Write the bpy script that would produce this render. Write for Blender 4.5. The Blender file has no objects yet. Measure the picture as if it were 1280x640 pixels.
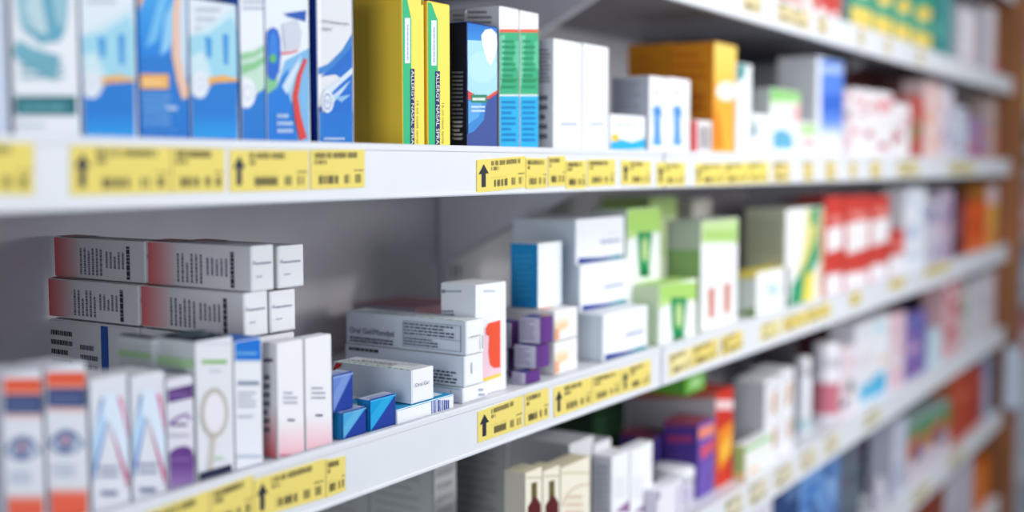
import bpy, bmesh, math, random
from mathutils import Vector, Matrix
PI = math.pi
SC = bpy.context.scene
COL = SC.collection

# ------------------------------------------------------------------ camera geometry
F_PX = 1450.0
PSI = math.atan(F_PX / 940.0)
PIT = math.atan(113 / F_PX)
DIST = 0.596          # lens to the shelf fronts
EYE = 1.35            # lens height above the floor
_fw = (math.sin(PSI) * math.cos(PIT), math.cos(PSI) * math.cos(PIT), -math.sin(PIT))
_rt = (math.cos(PSI), -math.sin(PSI), 0.0)
_up = (math.sin(PSI) * math.sin(PIT), math.cos(PSI) * math.sin(PIT), math.cos(PIT))
CAM = Vector((0, -DIST, EYE))

def ray(px, py):
    a = (px - 640) / F_PX
    b = (320 - py) / F_PX
    return Vector([_fw[i] + a * _rt[i] + b * _up[i] for i in range(3)])

def on_plane(px, py, p0, n):
    d = ray(px, py)
    return CAM + d * ((p0 - CAM).dot(n) / d.dot(n))

def atY(px, py, Y):
    return on_plane(px, py, Vector((0, Y, 0)), Vector((0, 1, 0)))

# ------------------------------------------------------------------ materials
_mats = {}
def lin(c):
    c = c / 255.0
    return c / 12.92 if c <= 0.04045 else ((c + 0.055) / 1.055) ** 2.4

def mat(rgb, rough=0.5, spec=0.22, metal=0.0, coat=0.0):
    key = (tuple(int(round(v)) for v in rgb), rough, spec, metal, coat)
    if key in _mats:
        return _mats[key]
    m = bpy.data.materials.new('paint_%d_%d_%d' % key[0])
    m.use_nodes = True
    b = m.node_tree.nodes['Principled BSDF']
    b.inputs['Base Color'].default_value = (lin(rgb[0]), lin(rgb[1]), lin(rgb[2]), 1)
    b.inputs['Roughness'].default_value = rough
    b.inputs['Specular IOR Level'].default_value = spec
    b.inputs['Metallic'].default_value = metal
    b.inputs['Coat Weight'].default_value = coat
    _mats[key] = m
    return m

def noisy(name, c0, c1, scale, rough=0.5, bump=0.0, stretch=(1, 1, 1)):
    m = bpy.data.materials.new(name)
    m.use_nodes = True
    nt = m.node_tree
    b = nt.nodes['Principled BSDF']
    tc = nt.nodes.new('ShaderNodeTexCoord')
    mp = nt.nodes.new('ShaderNodeMapping')
    mp.inputs['Scale'].default_value = stretch
    nz = nt.nodes.new('ShaderNodeTexNoise')
    nz.inputs['Scale'].default_value = scale
    nz.inputs['Detail'].default_value = 4
    cr = nt.nodes.new('ShaderNodeValToRGB')
    cr.color_ramp.elements[0].position = 0.35
    cr.color_ramp.elements[1].position = 0.65
    cr.color_ramp.elements[0].color = (*[lin(v) for v in c0], 1)
    cr.color_ramp.elements[1].color = (*[lin(v) for v in c1], 1)
    nt.links.new(tc.outputs['Object'], mp.inputs['Vector'])
    nt.links.new(mp.outputs['Vector'], nz.inputs['Vector'])
    nt.links.new(nz.outputs['Fac'], cr.inputs['Fac'])
    nt.links.new(cr.outputs['Color'], b.inputs['Base Color'])
    b.inputs['Roughness'].default_value = rough
    if bump:
        bp = nt.nodes.new('ShaderNodeBump')
        bp.inputs['Strength'].default_value = bump
        bp.inputs['Distance'].default_value = 0.002
        nt.links.new(nz.outputs['Fac'], bp.inputs['Height'])
        nt.links.new(bp.outputs['Normal'], b.inputs['Normal'])
    return m

# palette
W = (240, 242, 246); WC = (244, 243, 240); LG = (214, 220, 228); GY = (176, 178, 184)
NAVY = (14, 26, 66); BLUE = (0, 104, 205); SKY = (120, 200, 236); CYAN = (0, 160, 222); ROYAL = (28, 62, 160)
TEAL = (18, 108, 120); GREEN = (46, 186, 122); DGREEN = (10, 128, 84); LIME = (150, 205, 88)
YEL = (250, 222, 74); GOLD = (232, 190, 44); ORANGE = (238, 150, 26); DOR = (226, 88, 16)
RED = (214, 48, 34); ORED = (234, 78, 44); PINK = (236, 176, 190); MAROON = (110, 22, 26)
PURPLE = (92, 46, 132); DPURPLE = (70, 40, 120); VIOLET = (84, 62, 160); INK = (44, 50, 66); BLACK = (24, 26, 34)
BROWN = (128, 84, 48); LILAC = (206, 204, 224); OLIVE = (150, 150, 120)

# ------------------------------------------------------------------ object helpers
def link(name, me, mats, parent=None):
    o = bpy.data.objects.new(name, me)
    COL.objects.link(o)
    for m in mats:
        me.materials.append(m)
    if parent is not None:
        o.parent = parent
    return o

def from_bm(name, bm, mats, parent=None, smooth=False):
    me = bpy.data.meshes.new(name)
    bmesh.ops.recalc_face_normals(bm, faces=bm.faces)
    bm.to_mesh(me)
    bm.free()
    if smooth:
        for p in me.polygons:
            p.use_smooth = True
    return link(name, me, mats, parent)

def root(name, label, cat, loc, rz=0.0, group=None, kind=None):
    o = bpy.data.objects.new(name, None)
    COL.objects.link(o)
    o.empty_display_size = 0.02
    o.location = loc
    o.rotation_euler = (0, 0, rz)
    o['label'] = label
    o['category'] = cat
    if group:
        o['group'] = group
    if kind:
        o['kind'] = kind
    return o

def add_box(bm, x0, y0, z0, x1, y1, z1, bevel=0.0, mi=0, seg=2):
    r = bmesh.ops.create_cube(bm, size=1.0)
    vs = r['verts']
    for v in vs:
        v.co = Vector(((x0 + x1) / 2 + v.co.x * (x1 - x0), (y0 + y1) / 2 + v.co.y * (y1 - y0), (z0 + z1) / 2 + v.co.z * (z1 - z0)))
    fs = {f for v in vs for f in v.link_faces}
    for f in fs:
        f.material_index = mi
    if bevel:
        es = {e for v in vs for e in v.link_edges}
        bmesh.ops.bevel(bm, geom=list(es), offset=bevel, segments=seg, affect='EDGES', profile=0.6)

def add_prism(bm, pts, axis, a0, a1, mi=0):
    """pts: outline in the two other axes; extruded along axis from a0 to a1"""
    def co(p, a):
        if axis == 'x': return (a, p[0], p[1])
        if axis == 'y': return (p[0], a, p[1])
        return (p[0], p[1], a)
    A = [bm.verts.new(co(p, a0)) for p in pts]
    B = [bm.verts.new(co(p, a1)) for p in pts]
    n = len(pts)
    fs = [bm.faces.new(A), bm.faces.new(B[::-1])]
    for i in range(n):
        fs.append(bm.faces.new((A[i], B[i], B[(i + 1) % n], A[(i + 1) % n])))
    for f in fs:
        f.material_index = mi

def add_lathe(bm, prof, cx, cy, n=28, mi=0):
    rings = []
    for r, z in prof:
        rings.append([bm.verts.new((cx + r * math.cos(2 * PI * k / n), cy + r * math.sin(2 * PI * k / n), z)) for k in range(n)])
    for a, b in zip(rings, rings[1:]):
        for k in range(n):
            f = bm.faces.new((a[k], a[(k + 1) % n], b[(k + 1) % n], b[k]))
            f.material_index = mi
    for rg in (rings[0], rings[-1]):
        f = bm.faces.new(rg)
        f.material_index = mi

# ------------------------------------------------------------------ lettering
_glyphs = {}
def glyphs(s):
    """flat lettering normalised to a unit box: (verts, faces)"""
    if s in _glyphs:
        return _glyphs[s]
    cu = bpy.data.curves.new('lettering', 'FONT')
    cu.body = s
    cu.resolution_u = 3
    ob = bpy.data.objects.new('lettering', cu)
    COL.objects.link(ob)
    dg = bpy.context.evaluated_depsgraph_get()
    ev = ob.evaluated_get(dg)
    me = ev.to_mesh()
    vs = [(v.co.x, v.co.y) for v in me.vertices]
    fs = [tuple(p.vertices) for p in me.polygons]
    ev.to_mesh_clear()
    bpy.data.objects.remove(ob)
    bpy.data.curves.remove(cu)
    xs = [v[0] for v in vs]; ys = [v[1] for v in vs]
    x0, x1, y0, y1 = min(xs), max(xs), min(ys), max(ys)
    vs = [((x - x0) / (x1 - x0), (y - y0) / (y1 - y0)) for x, y in vs]
    _glyphs[s] = (vs, fs)
    return _glyphs[s]

# ------------------------------------------------------------------ printing on a flat face
def clip_poly(pts, a0, b0, a1, b1):
    def cut(ps, inside, inter):
        out = []
        for i in range(len(ps)):
            p, q = ps[i - 1], ps[i]
            if inside(q):
                if not inside(p): out.append(inter(p, q))
                out.append(q)
            elif inside(p):
                out.append(inter(p, q))
        return out
    def ix(x): return lambda p, q: (x, p[1] + (q[1] - p[1]) * (x - p[0]) / (q[0] - p[0]))
    def iy(y): return lambda p, q: (p[0] + (q[0] - p[0]) * (y - p[1]) / (q[1] - p[1]), y)
    for ins, it in ((lambda p: p[0] >= a0, ix(a0)), (lambda p: p[0] <= a1, ix(a1)), (lambda p: p[1] >= b0, iy(b0)), (lambda p: p[1] <= b1, iy(b1))):
        if not pts: return []
        pts = cut(pts, ins, it)
    return pts

class Ink:
    """collects flat printed shapes in carton-local space"""
    def __init__(self):
        self.v, self.f, self.m, self.mats = [], [], [], []
    def mi(self, c):
        m = c if not isinstance(c, tuple) else mat(c)
        if m not in self.mats: self.mats.append(m)
        return self.mats.index(m)
    def add(self, pts3, c):
        b = len(self.v)
        self.v += pts3
        self.f.append(tuple(range(b, b + len(pts3))))
        self.m.append(self.mi(c))
    def add_mesh(self, pts3, faces, c):
        b = len(self.v)
        self.v += pts3
        k = self.mi(c)
        for f in faces:
            self.f.append(tuple(b + i for i in f))
            self.m.append(k)
    def build(self, name, parent):
        if not self.v: return None
        me = bpy.data.meshes.new(name)
        me.from_pydata(self.v, [], self.f)
        o = link(name, me, self.mats, parent)
        me.polygons.foreach_set('material_index', self.m)
        return o

class Face:
    """one face of a carton: maps fractions (capital letters) or photo positions (small letters) to the face"""
    def __init__(self, which, w, d, h, world, lift):
        self.k, self.w, self.d, self.h, self.M, self.lift = which, w, d, h, world, lift
        self.A, self.B = {'f': (w, h), 's': (d, h), 't': (w, d)}[which]
        self.Mi = world.inverted()
        R = world.to_3x3()
        self.n = {'f': R @ Vector((0, -1, 0)), 's': R @ Vector((-1, 0, 0)), 't': Vector((0, 0, 1))}[which]
        self.p0 = world @ (Vector((0, 0, h)) if which == 't' else Vector((0, 0, 0)))
    def px(self, x, y):
        q = self.Mi @ on_plane(x, y, self.p0, self.n)
        return {'f': (q.x, q.z), 's': (self.d - q.y, q.z), 't': (q.x, q.y)}[self.k]
    def uv(self, u, v):
        return (u * self.A, v * self.B)
    def to3(self, p, layer):
        o = self.lift + 0.00008 * layer
        if self.k == 'f': return (p[0], -o, p[1])
        if self.k == 's': return (-o, self.d - p[0], p[1])
        return (p[0], p[1], self.h + o)

def printed_body(name, bm, mats, ink, parent):
    """a solid and the print on its faces as one mesh"""
    bmesh.ops.recalc_face_normals(bm, faces=bm.faces)
    bm.verts.index_update()
    v = [tuple(q.co) for q in bm.verts]
    f = [tuple(q.index for q in p.verts) for p in bm.faces]
    m = [p.material_index for p in bm.faces]
    bm.free()
    b, k = len(v), len(mats)
    v += ink.v
    f += [tuple(b + i for i in p) for p in ink.f]
    m += [k + i for i in ink.m]
    me = bpy.data.meshes.new(name)
    me.from_pydata(v, [], f)
    o = link(name, me, list(mats) + ink.mats, parent)
    me.polygons.foreach_set('material_index', m)
    return o

EDGE = 0.0008
def lerp(a, b, t): return tuple(a[i] + (b[i] - a[i]) * t for i in range(3))

def stroke(face, mp, pts, w0, w1=None):
    """a band of varying width along a path, as an outline on the face (widths in metres)"""
    P = [Vector(mp(*p)) for p in pts]
    w1 = w0 if w1 is None else w1
    L, R = [], []
    for i, p in enumerate(P):
        t = (P[min(i + 1, len(P) - 1)] - P[max(i - 1, 0)])
        n = Vector((-t.y, t.x)).normalized()
        w = (w0 + (w1 - w0) * i / (len(P) - 1)) / 2
        L.append(tuple(p + n * w)); R.append(tuple(p - n * w))
    return L, R

def do_prints(prints, faces, seed):
    rng = random.Random(seed)
    ink, words = Ink(), Ink()
    layer = 0
    for op in prints:
        fk, kind = op[0], op[1]
        fc = faces[fk.lower()]
        mp = fc.px if fk.islower() else fc.uv
        layer += 1
        def put(pts, c, tgt=ink):
            pts = clip_poly([tuple(p) for p in pts], EDGE, EDGE, fc.A - EDGE, fc.B - EDGE)
            if len(pts) >= 3:
                tgt.add([fc.to3(p, layer) for p in pts], c)
        if kind == 'P':
            put([mp(*p) for p in op[2]], op[3])
        elif kind == 'R':
            u0, v0, u1, v1, c = op[2:7]
            put([mp(u0, v0), mp(u1, v0), mp(u1, v1), mp(u0, v1)], c)
        elif kind == 'E':
            cx, cy, rx, ry, c = op[2:7]
            put([mp(cx + rx * math.cos(2 * PI * k / 26), cy + ry * math.sin(2 * PI * k / 26)) for k in range(26)], c)
        elif kind == 'O':      # ring
            cx, cy, rx, ry, th, c = op[2:8]
            for k in range(26):
                q = []
                for (kk, s) in ((k, 1), (k + 1, 1), (k + 1, 1 - th), (k, 1 - th)):
                    a = 2 * PI * kk / 26
                    q.append(mp(cx + rx * s * math.cos(a), cy + ry * s * math.sin(a)))
                put(q, c)
        elif kind == 'G':      # printed colour fade, n steps; axis 'u' or 'v'
            u0, v0, u1, v1, ca, cb, ax = op[2:9]
            n = op[9] if len(op) > 9 else 12
            for k in range(n):
                a, b = k / n, (k + 1) / n
                c = lerp(ca, cb, (k + .5) / n)
                if ax == 'v': q = [(u0, v0 + (v1 - v0) * a), (u1, v0 + (v1 - v0) * a), (u1, v0 + (v1 - v0) * b), (u0, v0 + (v1 - v0) * b)]
                else: q = [(u0 + (u1 - u0) * a, v0), (u0 + (u1 - u0) * b, v0), (u0 + (u1 - u0) * b, v1), (u0 + (u1 - u0) * a, v1)]
                put([mp(*p) for p in q], c)
        elif kind == 'S':      # stroke along a path: pts, width start, width end, colour
            L, R = stroke(fc, mp, op[2], op[3], op[4])
            for i in range(len(L) - 1):
                put([L[i], L[i + 1], R[i + 1], R[i]], op[5])
        elif kind == 'L':      # rows of small print too fine to read
            u0, v0, u1, v1, rows, c = op[2:8]
            fill = op[8] if len(op) > 8 else 0.9
            vert = len(op) > 9 and op[9]
            for r in range(rows):
                t = 0.0
                end = fill * (0.65 + 0.35 * rng.random()) if r % 3 == 2 else fill
                while t < end:
                    wl = rng.uniform(0.03, 0.11) * (1 if rows > 2 else 1.6)
                    e = min(t + wl, end)
                    ra, rb = (r + 0.22) / rows, (r + 0.72) / rows
                    if vert:
                        q = [(u0 + (u1 - u0) * ra, v0 + (v1 - v0) * t), (u0 + (u1 - u0) * rb, v0 + (v1 - v0) * t), (u0 + (u1 - u0) * rb, v0 + (v1 - v0) * e), (u0 + (u1 - u0) * ra, v0 + (v1 - v0) * e)]
                    else:
                        q = [(u0 + (u1 - u0) * t, v0 + (v1 - v0) * ra), (u0 + (u1 - u0) * e, v0 + (v1 - v0) * ra), (u0 + (u1 - u0) * e, v0 + (v1 - v0) * rb), (u0 + (u1 - u0) * t, v0 + (v1 - v0) * rb)]
                    put([mp(*p) for p in q], c)
                    t = e + 0.018
        elif kind == 'X':      # lettering fitted into the quad: string, bottom-left, bottom-right, top-left, colour
            s, p0, p1, p2, c = op[2:7]
            a, b, d = Vector(mp(*p0)), Vector(mp(*p1)), Vector(mp(*p2))
            vs, fs = glyphs(s)
            pts = [a + (b - a) * x + (d - a) * y for x, y in vs]
            pts = [(min(max(p.x, EDGE), fc.A - EDGE), min(max(p.y, EDGE), fc.B - EDGE)) for p in pts]
            words.add_mesh([fc.to3(p, layer + 1) for p in pts], fs, c)
        elif kind == 'B':      # bar code: u0 v0 u1 v1 n colour
            u0, v0, u1, v1, n, c = op[2:8]
            for k in range(n):
                a = u0 + (u1 - u0) * (k + 0.1) / n
                b = u0 + (u1 - u0) * (k + rng.uniform(0.35, 0.85)) / n
                put([mp(a, v0), mp(b, v0), mp(b, v1), mp(a, v1)], c)
    return ink, words

# ------------------------------------------------------------------ cartons
_seed = [7]
def carton(name, label, group, px0, px1, pyt, base, Y=0.02, bk=None, dep=0.05, rz=0.0, front=W, side=None, top=None,
           flap='t', prints=(), cat='box', pyr=None, bevel=0.0009, h=None, X0=None, X1=None):
    """a printed card box standing with its front-left-bottom corner at the place seen in the photo"""
    _seed[0] += 1
    pyr = pyt if pyr is None else pyr
    rz = math.radians(rz)
    A = atY(px0, pyr, Y)
    x0 = A.x if X0 is None else X0
    z1 = atY(px0, pyt, Y).z if h is None else base + h
    base_z = base
    n = Vector((-math.sin(rz), math.cos(rz), 0))
    org = Vector((x0, Y, base_z))
    if X1 is None:
        w = (on_plane(px1, pyr, org, n) - Vector((x0, Y, 0))).to_2d().length
    else:
        w = X1 - x0
    for sf in SHELF_TOPS:
        if sf > base + .03 and z1 > sf - .025:
            z1 = sf - .025
            break
    base_z = base + .0004
    org.z = base_z
    hh = z1 - base_z
    if bk is not None:
        nx = Vector((math.cos(rz), math.sin(rz), 0))
        d = (on_plane(bk, pyr, org, nx) - Vector((x0, Y, 0))).to_2d().length
    else:
        d = dep
    w -= 0.0004
    r = root(name, label, cat, org, rz, group)
    side = side or front  # grey flanks given to white cartons put their shade into the colour
    top = top or front
    bm = bmb = bmesh.new()
    add_box(bm, 0, 0, 0, w, d, hh, bevel)
    bm.normal_update()
    for f in bm.faces:
        a = f.normal
        f.material_index = 1 if abs(a.x) > 0.75 else (2 if abs(a.z) > 0.75 else 0)
 
    M = Matrix.Translation(org) @ Matrix.Rotation(rz, 4, 'Z')
    lift = {'f': 0.00012, 's': 0.00012, 't': 0.00012}
    if flap == 't':
        bm = bmesh.new()
        add_box(bm, 0.0012, -0.0002, hh - 0.0002, w - 0.0012, d - 0.0012, hh + 0.0006, 0.0002, seg=1)
        from_bm('tuck_flap', bm, [mat(top)], r)
        lift['t'] = 0.0008
    elif flap == 'f':
        bm = bmesh.new()
        add_box(bm, 0.0012, -0.0006, 0.0012, w - 0.0012, 0.0002, hh + 0.0002, 0.0002, seg=1)
        from_bm('end_flap', bm, [mat(front)], r)
        lift['f'] = 0.0008
    faces = {k: Face(k, w, d, hh, M, lift[k]) for k in 'fst'}
    ink, words = do_prints(prints, faces, _seed[0])
    printed_body('card_body', bmb, [mat(front), mat(side), mat(top)], ink, r)
    words.build('lettering', r)
    return dict(o=r, z1=z1 + (0.0008 if flap == 't' else 0.0002), x0=x0, x1=x0 + w, y0=Y, y1=Y + d, w=w, d=d, h=hh, z0=base_z)

def bottle(name, label, group, px0, px1, pyt, base, Y, body, cap, cap_frac=0.3, neck=0.85, prints=(), cat='bottle', band=None):
    R = 0.02
    for _ in range(6):          # a round body of this apparent width, its near side at Y
        c = atY((px0 + px1) / 2, pyt, Y + R)
        R = (px1 - px0) / 2 / F_PX * ((c - CAM).dot(Vector(_fw)))
    cx, h = c.x, c.z - base
    r = root(name, label, cat, (cx, Y + R, base + .0004), 0, group)
    hc = h * (1 - cap_frac)
    bm = bmesh.new()
    add_lathe(bm, [(R * .9, 0), (R * .97, .003), (R * .97, hc - .008), (R * .9, hc - .003), (R * neck * .85, hc)], 0, 0)
    from_bm('bottle_body', bm, [mat(body, .35)], r, smooth=True)
    bm = bmesh.new()
    rc = R * neck
    add_lathe(bm, [(rc, hc - .001), (rc, h - .004), (rc * .94, h - .001), (rc * .85, h)], 0, 0, n=36)
    from_bm('cap', bm, [mat(cap, .35)], r, smooth=True)
    if band:
        bm = bmesh.new()
        v0, v1, c = band
        n = 28
        rr = R * .97 + .0004
        lo = [bm.verts.new((rr * math.cos(2 * PI * k / n), rr * math.sin(2 * PI * k / n), h * v0)) for k in range(n)]
        hi = [bm.verts.new((rr * math.cos(2 * PI * k / n), rr * math.sin(2 * PI * k / n), h * v1)) for k in range(n)]
        for k in range(n):
            bm.faces.new((lo[k], lo[(k + 1) % n], hi[(k + 1) % n], hi[k]))
        from_bm('paper_label', bm, [mat(c)], r, smooth=True)
    return r

# ------------------------------------------------------------------ the setting
def struct(name, bm, m):
    o = from_bm(name, bm, [m])
    o['kind'] = 'structure'
    return o

bm = bmesh.new(); add_box(bm, -2.5, -3.2, -0.05, 7.5, 0.5, 0.0)
struct('floor', bm, noisy('floor_vinyl', (176, 180, 186), (198, 201, 206), 6.0, 0.35))
bm = bmesh.new(); add_box(bm, -2.5, 0.36, 0.0, 7.5, 0.46, 2.9)
struct('wall_back', bm, noisy('wall_paint', (176, 176, 182), (186, 186, 190), 3.0, 0.8))
bm = bmesh.new(); add_box(bm, 7.5, -3.2, 0.0, 7.6, 0.46, 2.9)
struct('wall_end', bm, noisy('end_wall_paint', (190, 192, 198), (200, 202, 206), 3.0, 0.8))

STEEL = noisy('shelf_enamel', (228, 231, 238), (230, 233, 239), 30.0, 0.42)
PANEL = noisy('back_panel_enamel', (222, 218, 226), (228, 225, 232), 14.0, 0.55, 0.05)
UNDER = noisy('shelf_underside_shade', (140, 139, 146), (150, 149, 156), 20.0, 0.6)  # enamel made darker underneath to imitate the shade there
DARK = mat((38, 36, 38), 0.8)
RAILS = [(0.440, 0.484), (0.194, 0.238), (-0.0268, 0.0176), (-0.2618, -0.2145), (-0.491, -0.445), (-0.726, -0.679), (-0.975, -0.925)]  # first pair is an unseen upper shelf added to shade the top shelf
RAILS = [(a + EYE, b + EYE) for a, b in RAILS]
SU, ST, SA, SB, SD_, SC_, SE_ = [0] * 7
SU, ST, SA, SB, SCC, SDD, SEE = [b - 0.006 for a, b in RAILS]
SHELF_TOPS = sorted((SU, ST, SA, SB, SCC, SDD, SEE))
BAYS = [(0.155, 1.240), (1.240, 2.340), (2.340, 3.440)]
BACK = 0.322

def bracket(parent, x, z, Y0=0.088, drop=0.118):
    bm = bmesh.new()
    add_prism(bm, [(BACK - 0.004, z), (Y0, z), (Y0, z - 0.006), (BACK - 0.004, z - drop)], 'x', x - 0.001, x + 0.001)
    add_prism(bm, [(Y0, z - 0.006), (BACK - 0.004, z - drop), (BACK - 0.004, z - drop - .003), (Y0, z - 0.009)], 'x', x - 0.004, x + 0.004)
    from_bm('bracket', bm, [STEEL], parent)

where = ['white steel shelving bay closest to the camera, with the yellow cartons on it',
         'white steel shelving bay in the middle of the run, with the orange and green cartons',
         'white steel shelving bay at the far end of the run, beside the wooden end panel']
for k, (x0, x1) in enumerate(BAYS):
    r = root('shelving_bay', where[k], 'shelving', (0, 0, 0), 0, 'shelving bays of the pharmacy run')
    bm = bmesh.new()
    n = 1
    zt = RAILS[0][1] + 0.15
    for q in range(n):
        za, zb = 0.1 + (zt - 0.1) * q / n, 0.1 + (zt - 0.1) * (q + 1) / n
        add_box(bm, x0 + .0325, BACK, za + .0008, x1 - (.0325 if k == 2 else .0015), BACK + 0.012, zb - .0008, 0.001)
    from_bm('back_panel', bm, [PANEL], r)
    for xu in ((x0 + .016, x1 - .016) if k == 2 else (x0 + .016,)):
        bm = bmesh.new()
        add_box(bm, xu - .015, BACK - .014, 0.0, xu + .015, BACK + .03, zt + .02, 0.0015)
        z = 0.12
        while z < zt:
            for s in (-1, 1):
                add_box(bm, xu + s * .0065 - .0022, BACK - .0146, z, xu + s * .0065 + .0022, BACK - .0135, z + .018, 0, 1)
            z += 0.04
        from_bm('upright', bm, [STEEL, DARK], r)
    for i, (zb, zt_) in enumerate(RAILS):
        surf = zt_ - 0.006
        bm = bmesh.new()
        add_box(bm, x0 + .0012, 0.0016, surf - .022, x1 - .0012, BACK - .003, surf, 0.0012)
        add_box(bm, x0 + .0012, 0.0016, zb + .002, x1 - .0012, 0.010, surf - .004, 0.0008)
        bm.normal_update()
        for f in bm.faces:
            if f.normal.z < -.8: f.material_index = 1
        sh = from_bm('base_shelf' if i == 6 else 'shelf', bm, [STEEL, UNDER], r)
        bm = bmesh.new()
        t, b = zt_, zb
        prof = [(0.0014, b), (-0.0036, b), (-0.0048, b + .0012), (-0.0048, b + .003), (-0.004, b + .004), (-0.004, t - .006), (-0.0048, t - .005), (-0.0048, t - .0012), (-0.0036, t), (0.0014, t)]
        add_prism(bm, prof, 'x', x0 + .003, x1 - .003)
        from_bm('price_rail', bm, [STEEL], sh)
        if i < 6:
            for xb in (x0 + .006, x1 - .006):
                bracket(sh, xb, surf - .022)
    bm = bmesh.new()
    add_box(bm, x0 + .002, .03, 0.0, x1 - .002, .045, RAILS[6][0], 0.001)
    from_bm('kick_plate', bm, [STEEL], r)
    if k == 0:
        bm = bmesh.new()
        add_box(bm, x0 - .032, -.004, 0.0, x0 - .016, BACK + .03, zt, 0.002)  # unseen panel added at the near end to keep the interior dark
        from_bm('light_block_panel', bm, [PANEL], r)

# wooden end panel closing the run
WOOD = noisy('end_panel_wood', (120, 72, 36), (160, 100, 54), 5.0, 0.5, 0.1, (8, 8, 0.6))
r = root('wooden_end_panel', 'brown wooden panel standing upright against the far end of the shelving', 'panel', (3.457, 0, 0))
bm = bmesh.new(); add_box(bm, 0, -.028, 0, .02, .34, 2.1, .002)
from_bm('board', bm, [WOOD], r)
bm = bmesh.new(); add_box(bm, -.002, -.034, 0, .022, -.0282, 2.1, .002)
from_bm('edge_strip', bm, [WOOD], r)

# pale blank sign hooked to the end panel
r = root('sign_holder', 'pale blue-grey blank sign hanging in front of the brown wooden end panel', 'sign', (3.425, 0, 0))
bm = bmesh.new(); add_box(bm, 0.002, -.052, EYE - .672, .006, -.008, EYE - .50, .001)
from_bm('sign_plate', bm, [mat((196, 206, 220), .4)], r)
for zc in (EYE - .673, EYE - .500):
    bm = bmesh.new(); add_box(bm, 0.0, -.054, zc - .003, .008, -.006, zc + .003, .001)
    from_bm('clip', bm, [mat((150, 158, 170), .4)], r)
bm = bmesh.new(); add_box(bm, 0.006, -.014, EYE - .60, .0300, -.012, EYE - .59, .0005)
from_bm('hook', bm, [mat((150, 158, 170), .4)], r)

# the next unit, past the end of the run
r = root('display_stand', 'blurred white display stand past the wooden end panel', 'shelving', (4.3, 0.14, 0))
bm = bmesh.new(); add_box(bm, 0, .19, 0, 1.0, .205, 1.75, .002); add_box(bm, 0, 0, 0, .015, .19, .6, .002); add_box(bm, .985, 0, 0, 1.0, .19, .6, .002)
from_bm('stand_frame', bm, [STEEL], r)
for z in (.35, .62, .86, 1.1, 1.34, 1.56):
    bm = bmesh.new(); add_box(bm, .016, -.004, z - .02, .984, .189, z, .002)
    from_bm('shelf', bm, [STEEL], r)
far_cols = [((238, 214, 120), 'yellow', 1.56), ((88, 128, 72), 'green', 1.34), ((226, 170, 176), 'pink', 1.10), ((172, 206, 232), 'pale blue', .86), ((220, 150, 150), 'salmon pink', .62)]
for c, nm, z in far_cols:
    for q in range(2):
        bx = 4.33 + q * .36
        rr = root('medicine_carton', ('%s blurred carton on the far display stand, ' % nm) + ('nearer to the end panel' if q == 0 else 'second in its row'), 'box', (bx, .15, z + .0006), 0, 'cartons on the far display stand')
        bm = bmesh.new(); add_box(bm, 0, 0, 0, .33, .14, .15, .002)
        from_bm('card_body', bm, [mat(c)], rr)
        bm = bmesh.new(); add_box(bm, .01, -.001, .05, .32, .0005, .09, .0003)
        from_bm('print', bm, [mat(W)], rr)

# ================================================================== UPPER SHELF (A)
GA = 'cartons on the upper shelf'
C_ = carton
# white box sliver and teal-scribble box
C_('medicine_carton', 'plain white carton at the near end of the upper shelf, mostly cut off', GA, -60, 6, -40, SA, front=(206, 216, 236))
C_('medicine_carton', 'white carton with teal scribbles and a dark teal band on upper shelf', GA, 11, 96, -45, SA, front=(236, 240, 246), side=(140, 140, 150), prints=[
    ('f', 'P', [(14, -40), (88, -40), (84, 30), (70, 52), (50, 56), (24, 30)], (150, 196, 212)),
    ('f', 'P', [(54, -10), (64, -6), (70, 30), (82, 36), (74, 52), (50, 54), (24, 34), (40, 36)], (96, 168, 194)),
    ('f', 'P', [(30, 10), (46, -30), (56, 20), (60, 44), (44, 40)], (190, 216, 226)),
    ('f', 'S', [(18, 58), (34, 70), (52, 78), (72, 86)], .010, .016, (110, 176, 196)),
    ('f', 'L', 26, 100, 82, 70, 3, (110, 170, 190), .95),
    ('f', 'R', 12, 144, 95, 120, TEAL), ('f', 'L', 26, 141, 86, 126, 1, (90, 160, 172), .95),
    ('f', 'L', 20, 160, 60, 152, 1, (196, 202, 216))])
def spray_blue(lab, p0, p1, pt):
    s = p1 - p0
    def X(t): return p0 + s * t
    return C_('medicine_carton', lab, GA, p0, p1, pt, SA, front=(226, 236, 246), side=(24, 70, 160), prints=[
        ('f', 'L', X(.15), pt + 55, X(.8), pt + 8, 4, (200, 206, 220), .8),
        ('f', 'P', [(X(0), 70), (X(.2), 38), (X(.7), 20), (X(1), 5), (X(1), 130), (X(0), 130)], (206, 232, 242)),
        ('f', 'P', [(X(0), 72), (X(0), 45), (X(.4), 42), (X(.9), 20), (X(1), 40), (X(1), 100), (X(.5), 96), (X(.3), 64)], (160, 216, 236)),
        ('f', 'P', [(X(.34), 45), (X(.48), 48), (X(.47), 72), (X(.38), 72)], (52, 150, 222)),
        ('f', 'P', [(X(.70), 42), (X(.82), 44), (X(.81), 82), (X(.73), 80)], (52, 150, 222)),
        ('f', 'S', [(X(.42), 103), (X(.7), 98), (X(1), 101)], .006, .003, (240, 176, 84)),
        ('f', 'P', [(X(0), 118), (X(.34), 116), (X(.5), 104), (X(1), 102), (X(1), 180), (X(0), 180)], (0, 122, 210)),
        ('f', 'G', X(0), 172, X(1), 140, (20, 160, 236), (0, 122, 210), 'v', 6),
        ('f', 'P', [(X(0), 122), (X(.16), 108), (X(.1), 100), (X(0), 112)], (238, 170, 80)),
        ('f', 'E', X(.22), 106, s * .19, 17, (232, 238, 246)), ('f', 'O', X(.24), 104, s * .09, 8, .2, (200, 208, 226))])
spray_blue('blue and white carton with blue bars and an orange rim, beside the teal-banded carton', 98, 168, -48)
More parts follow.
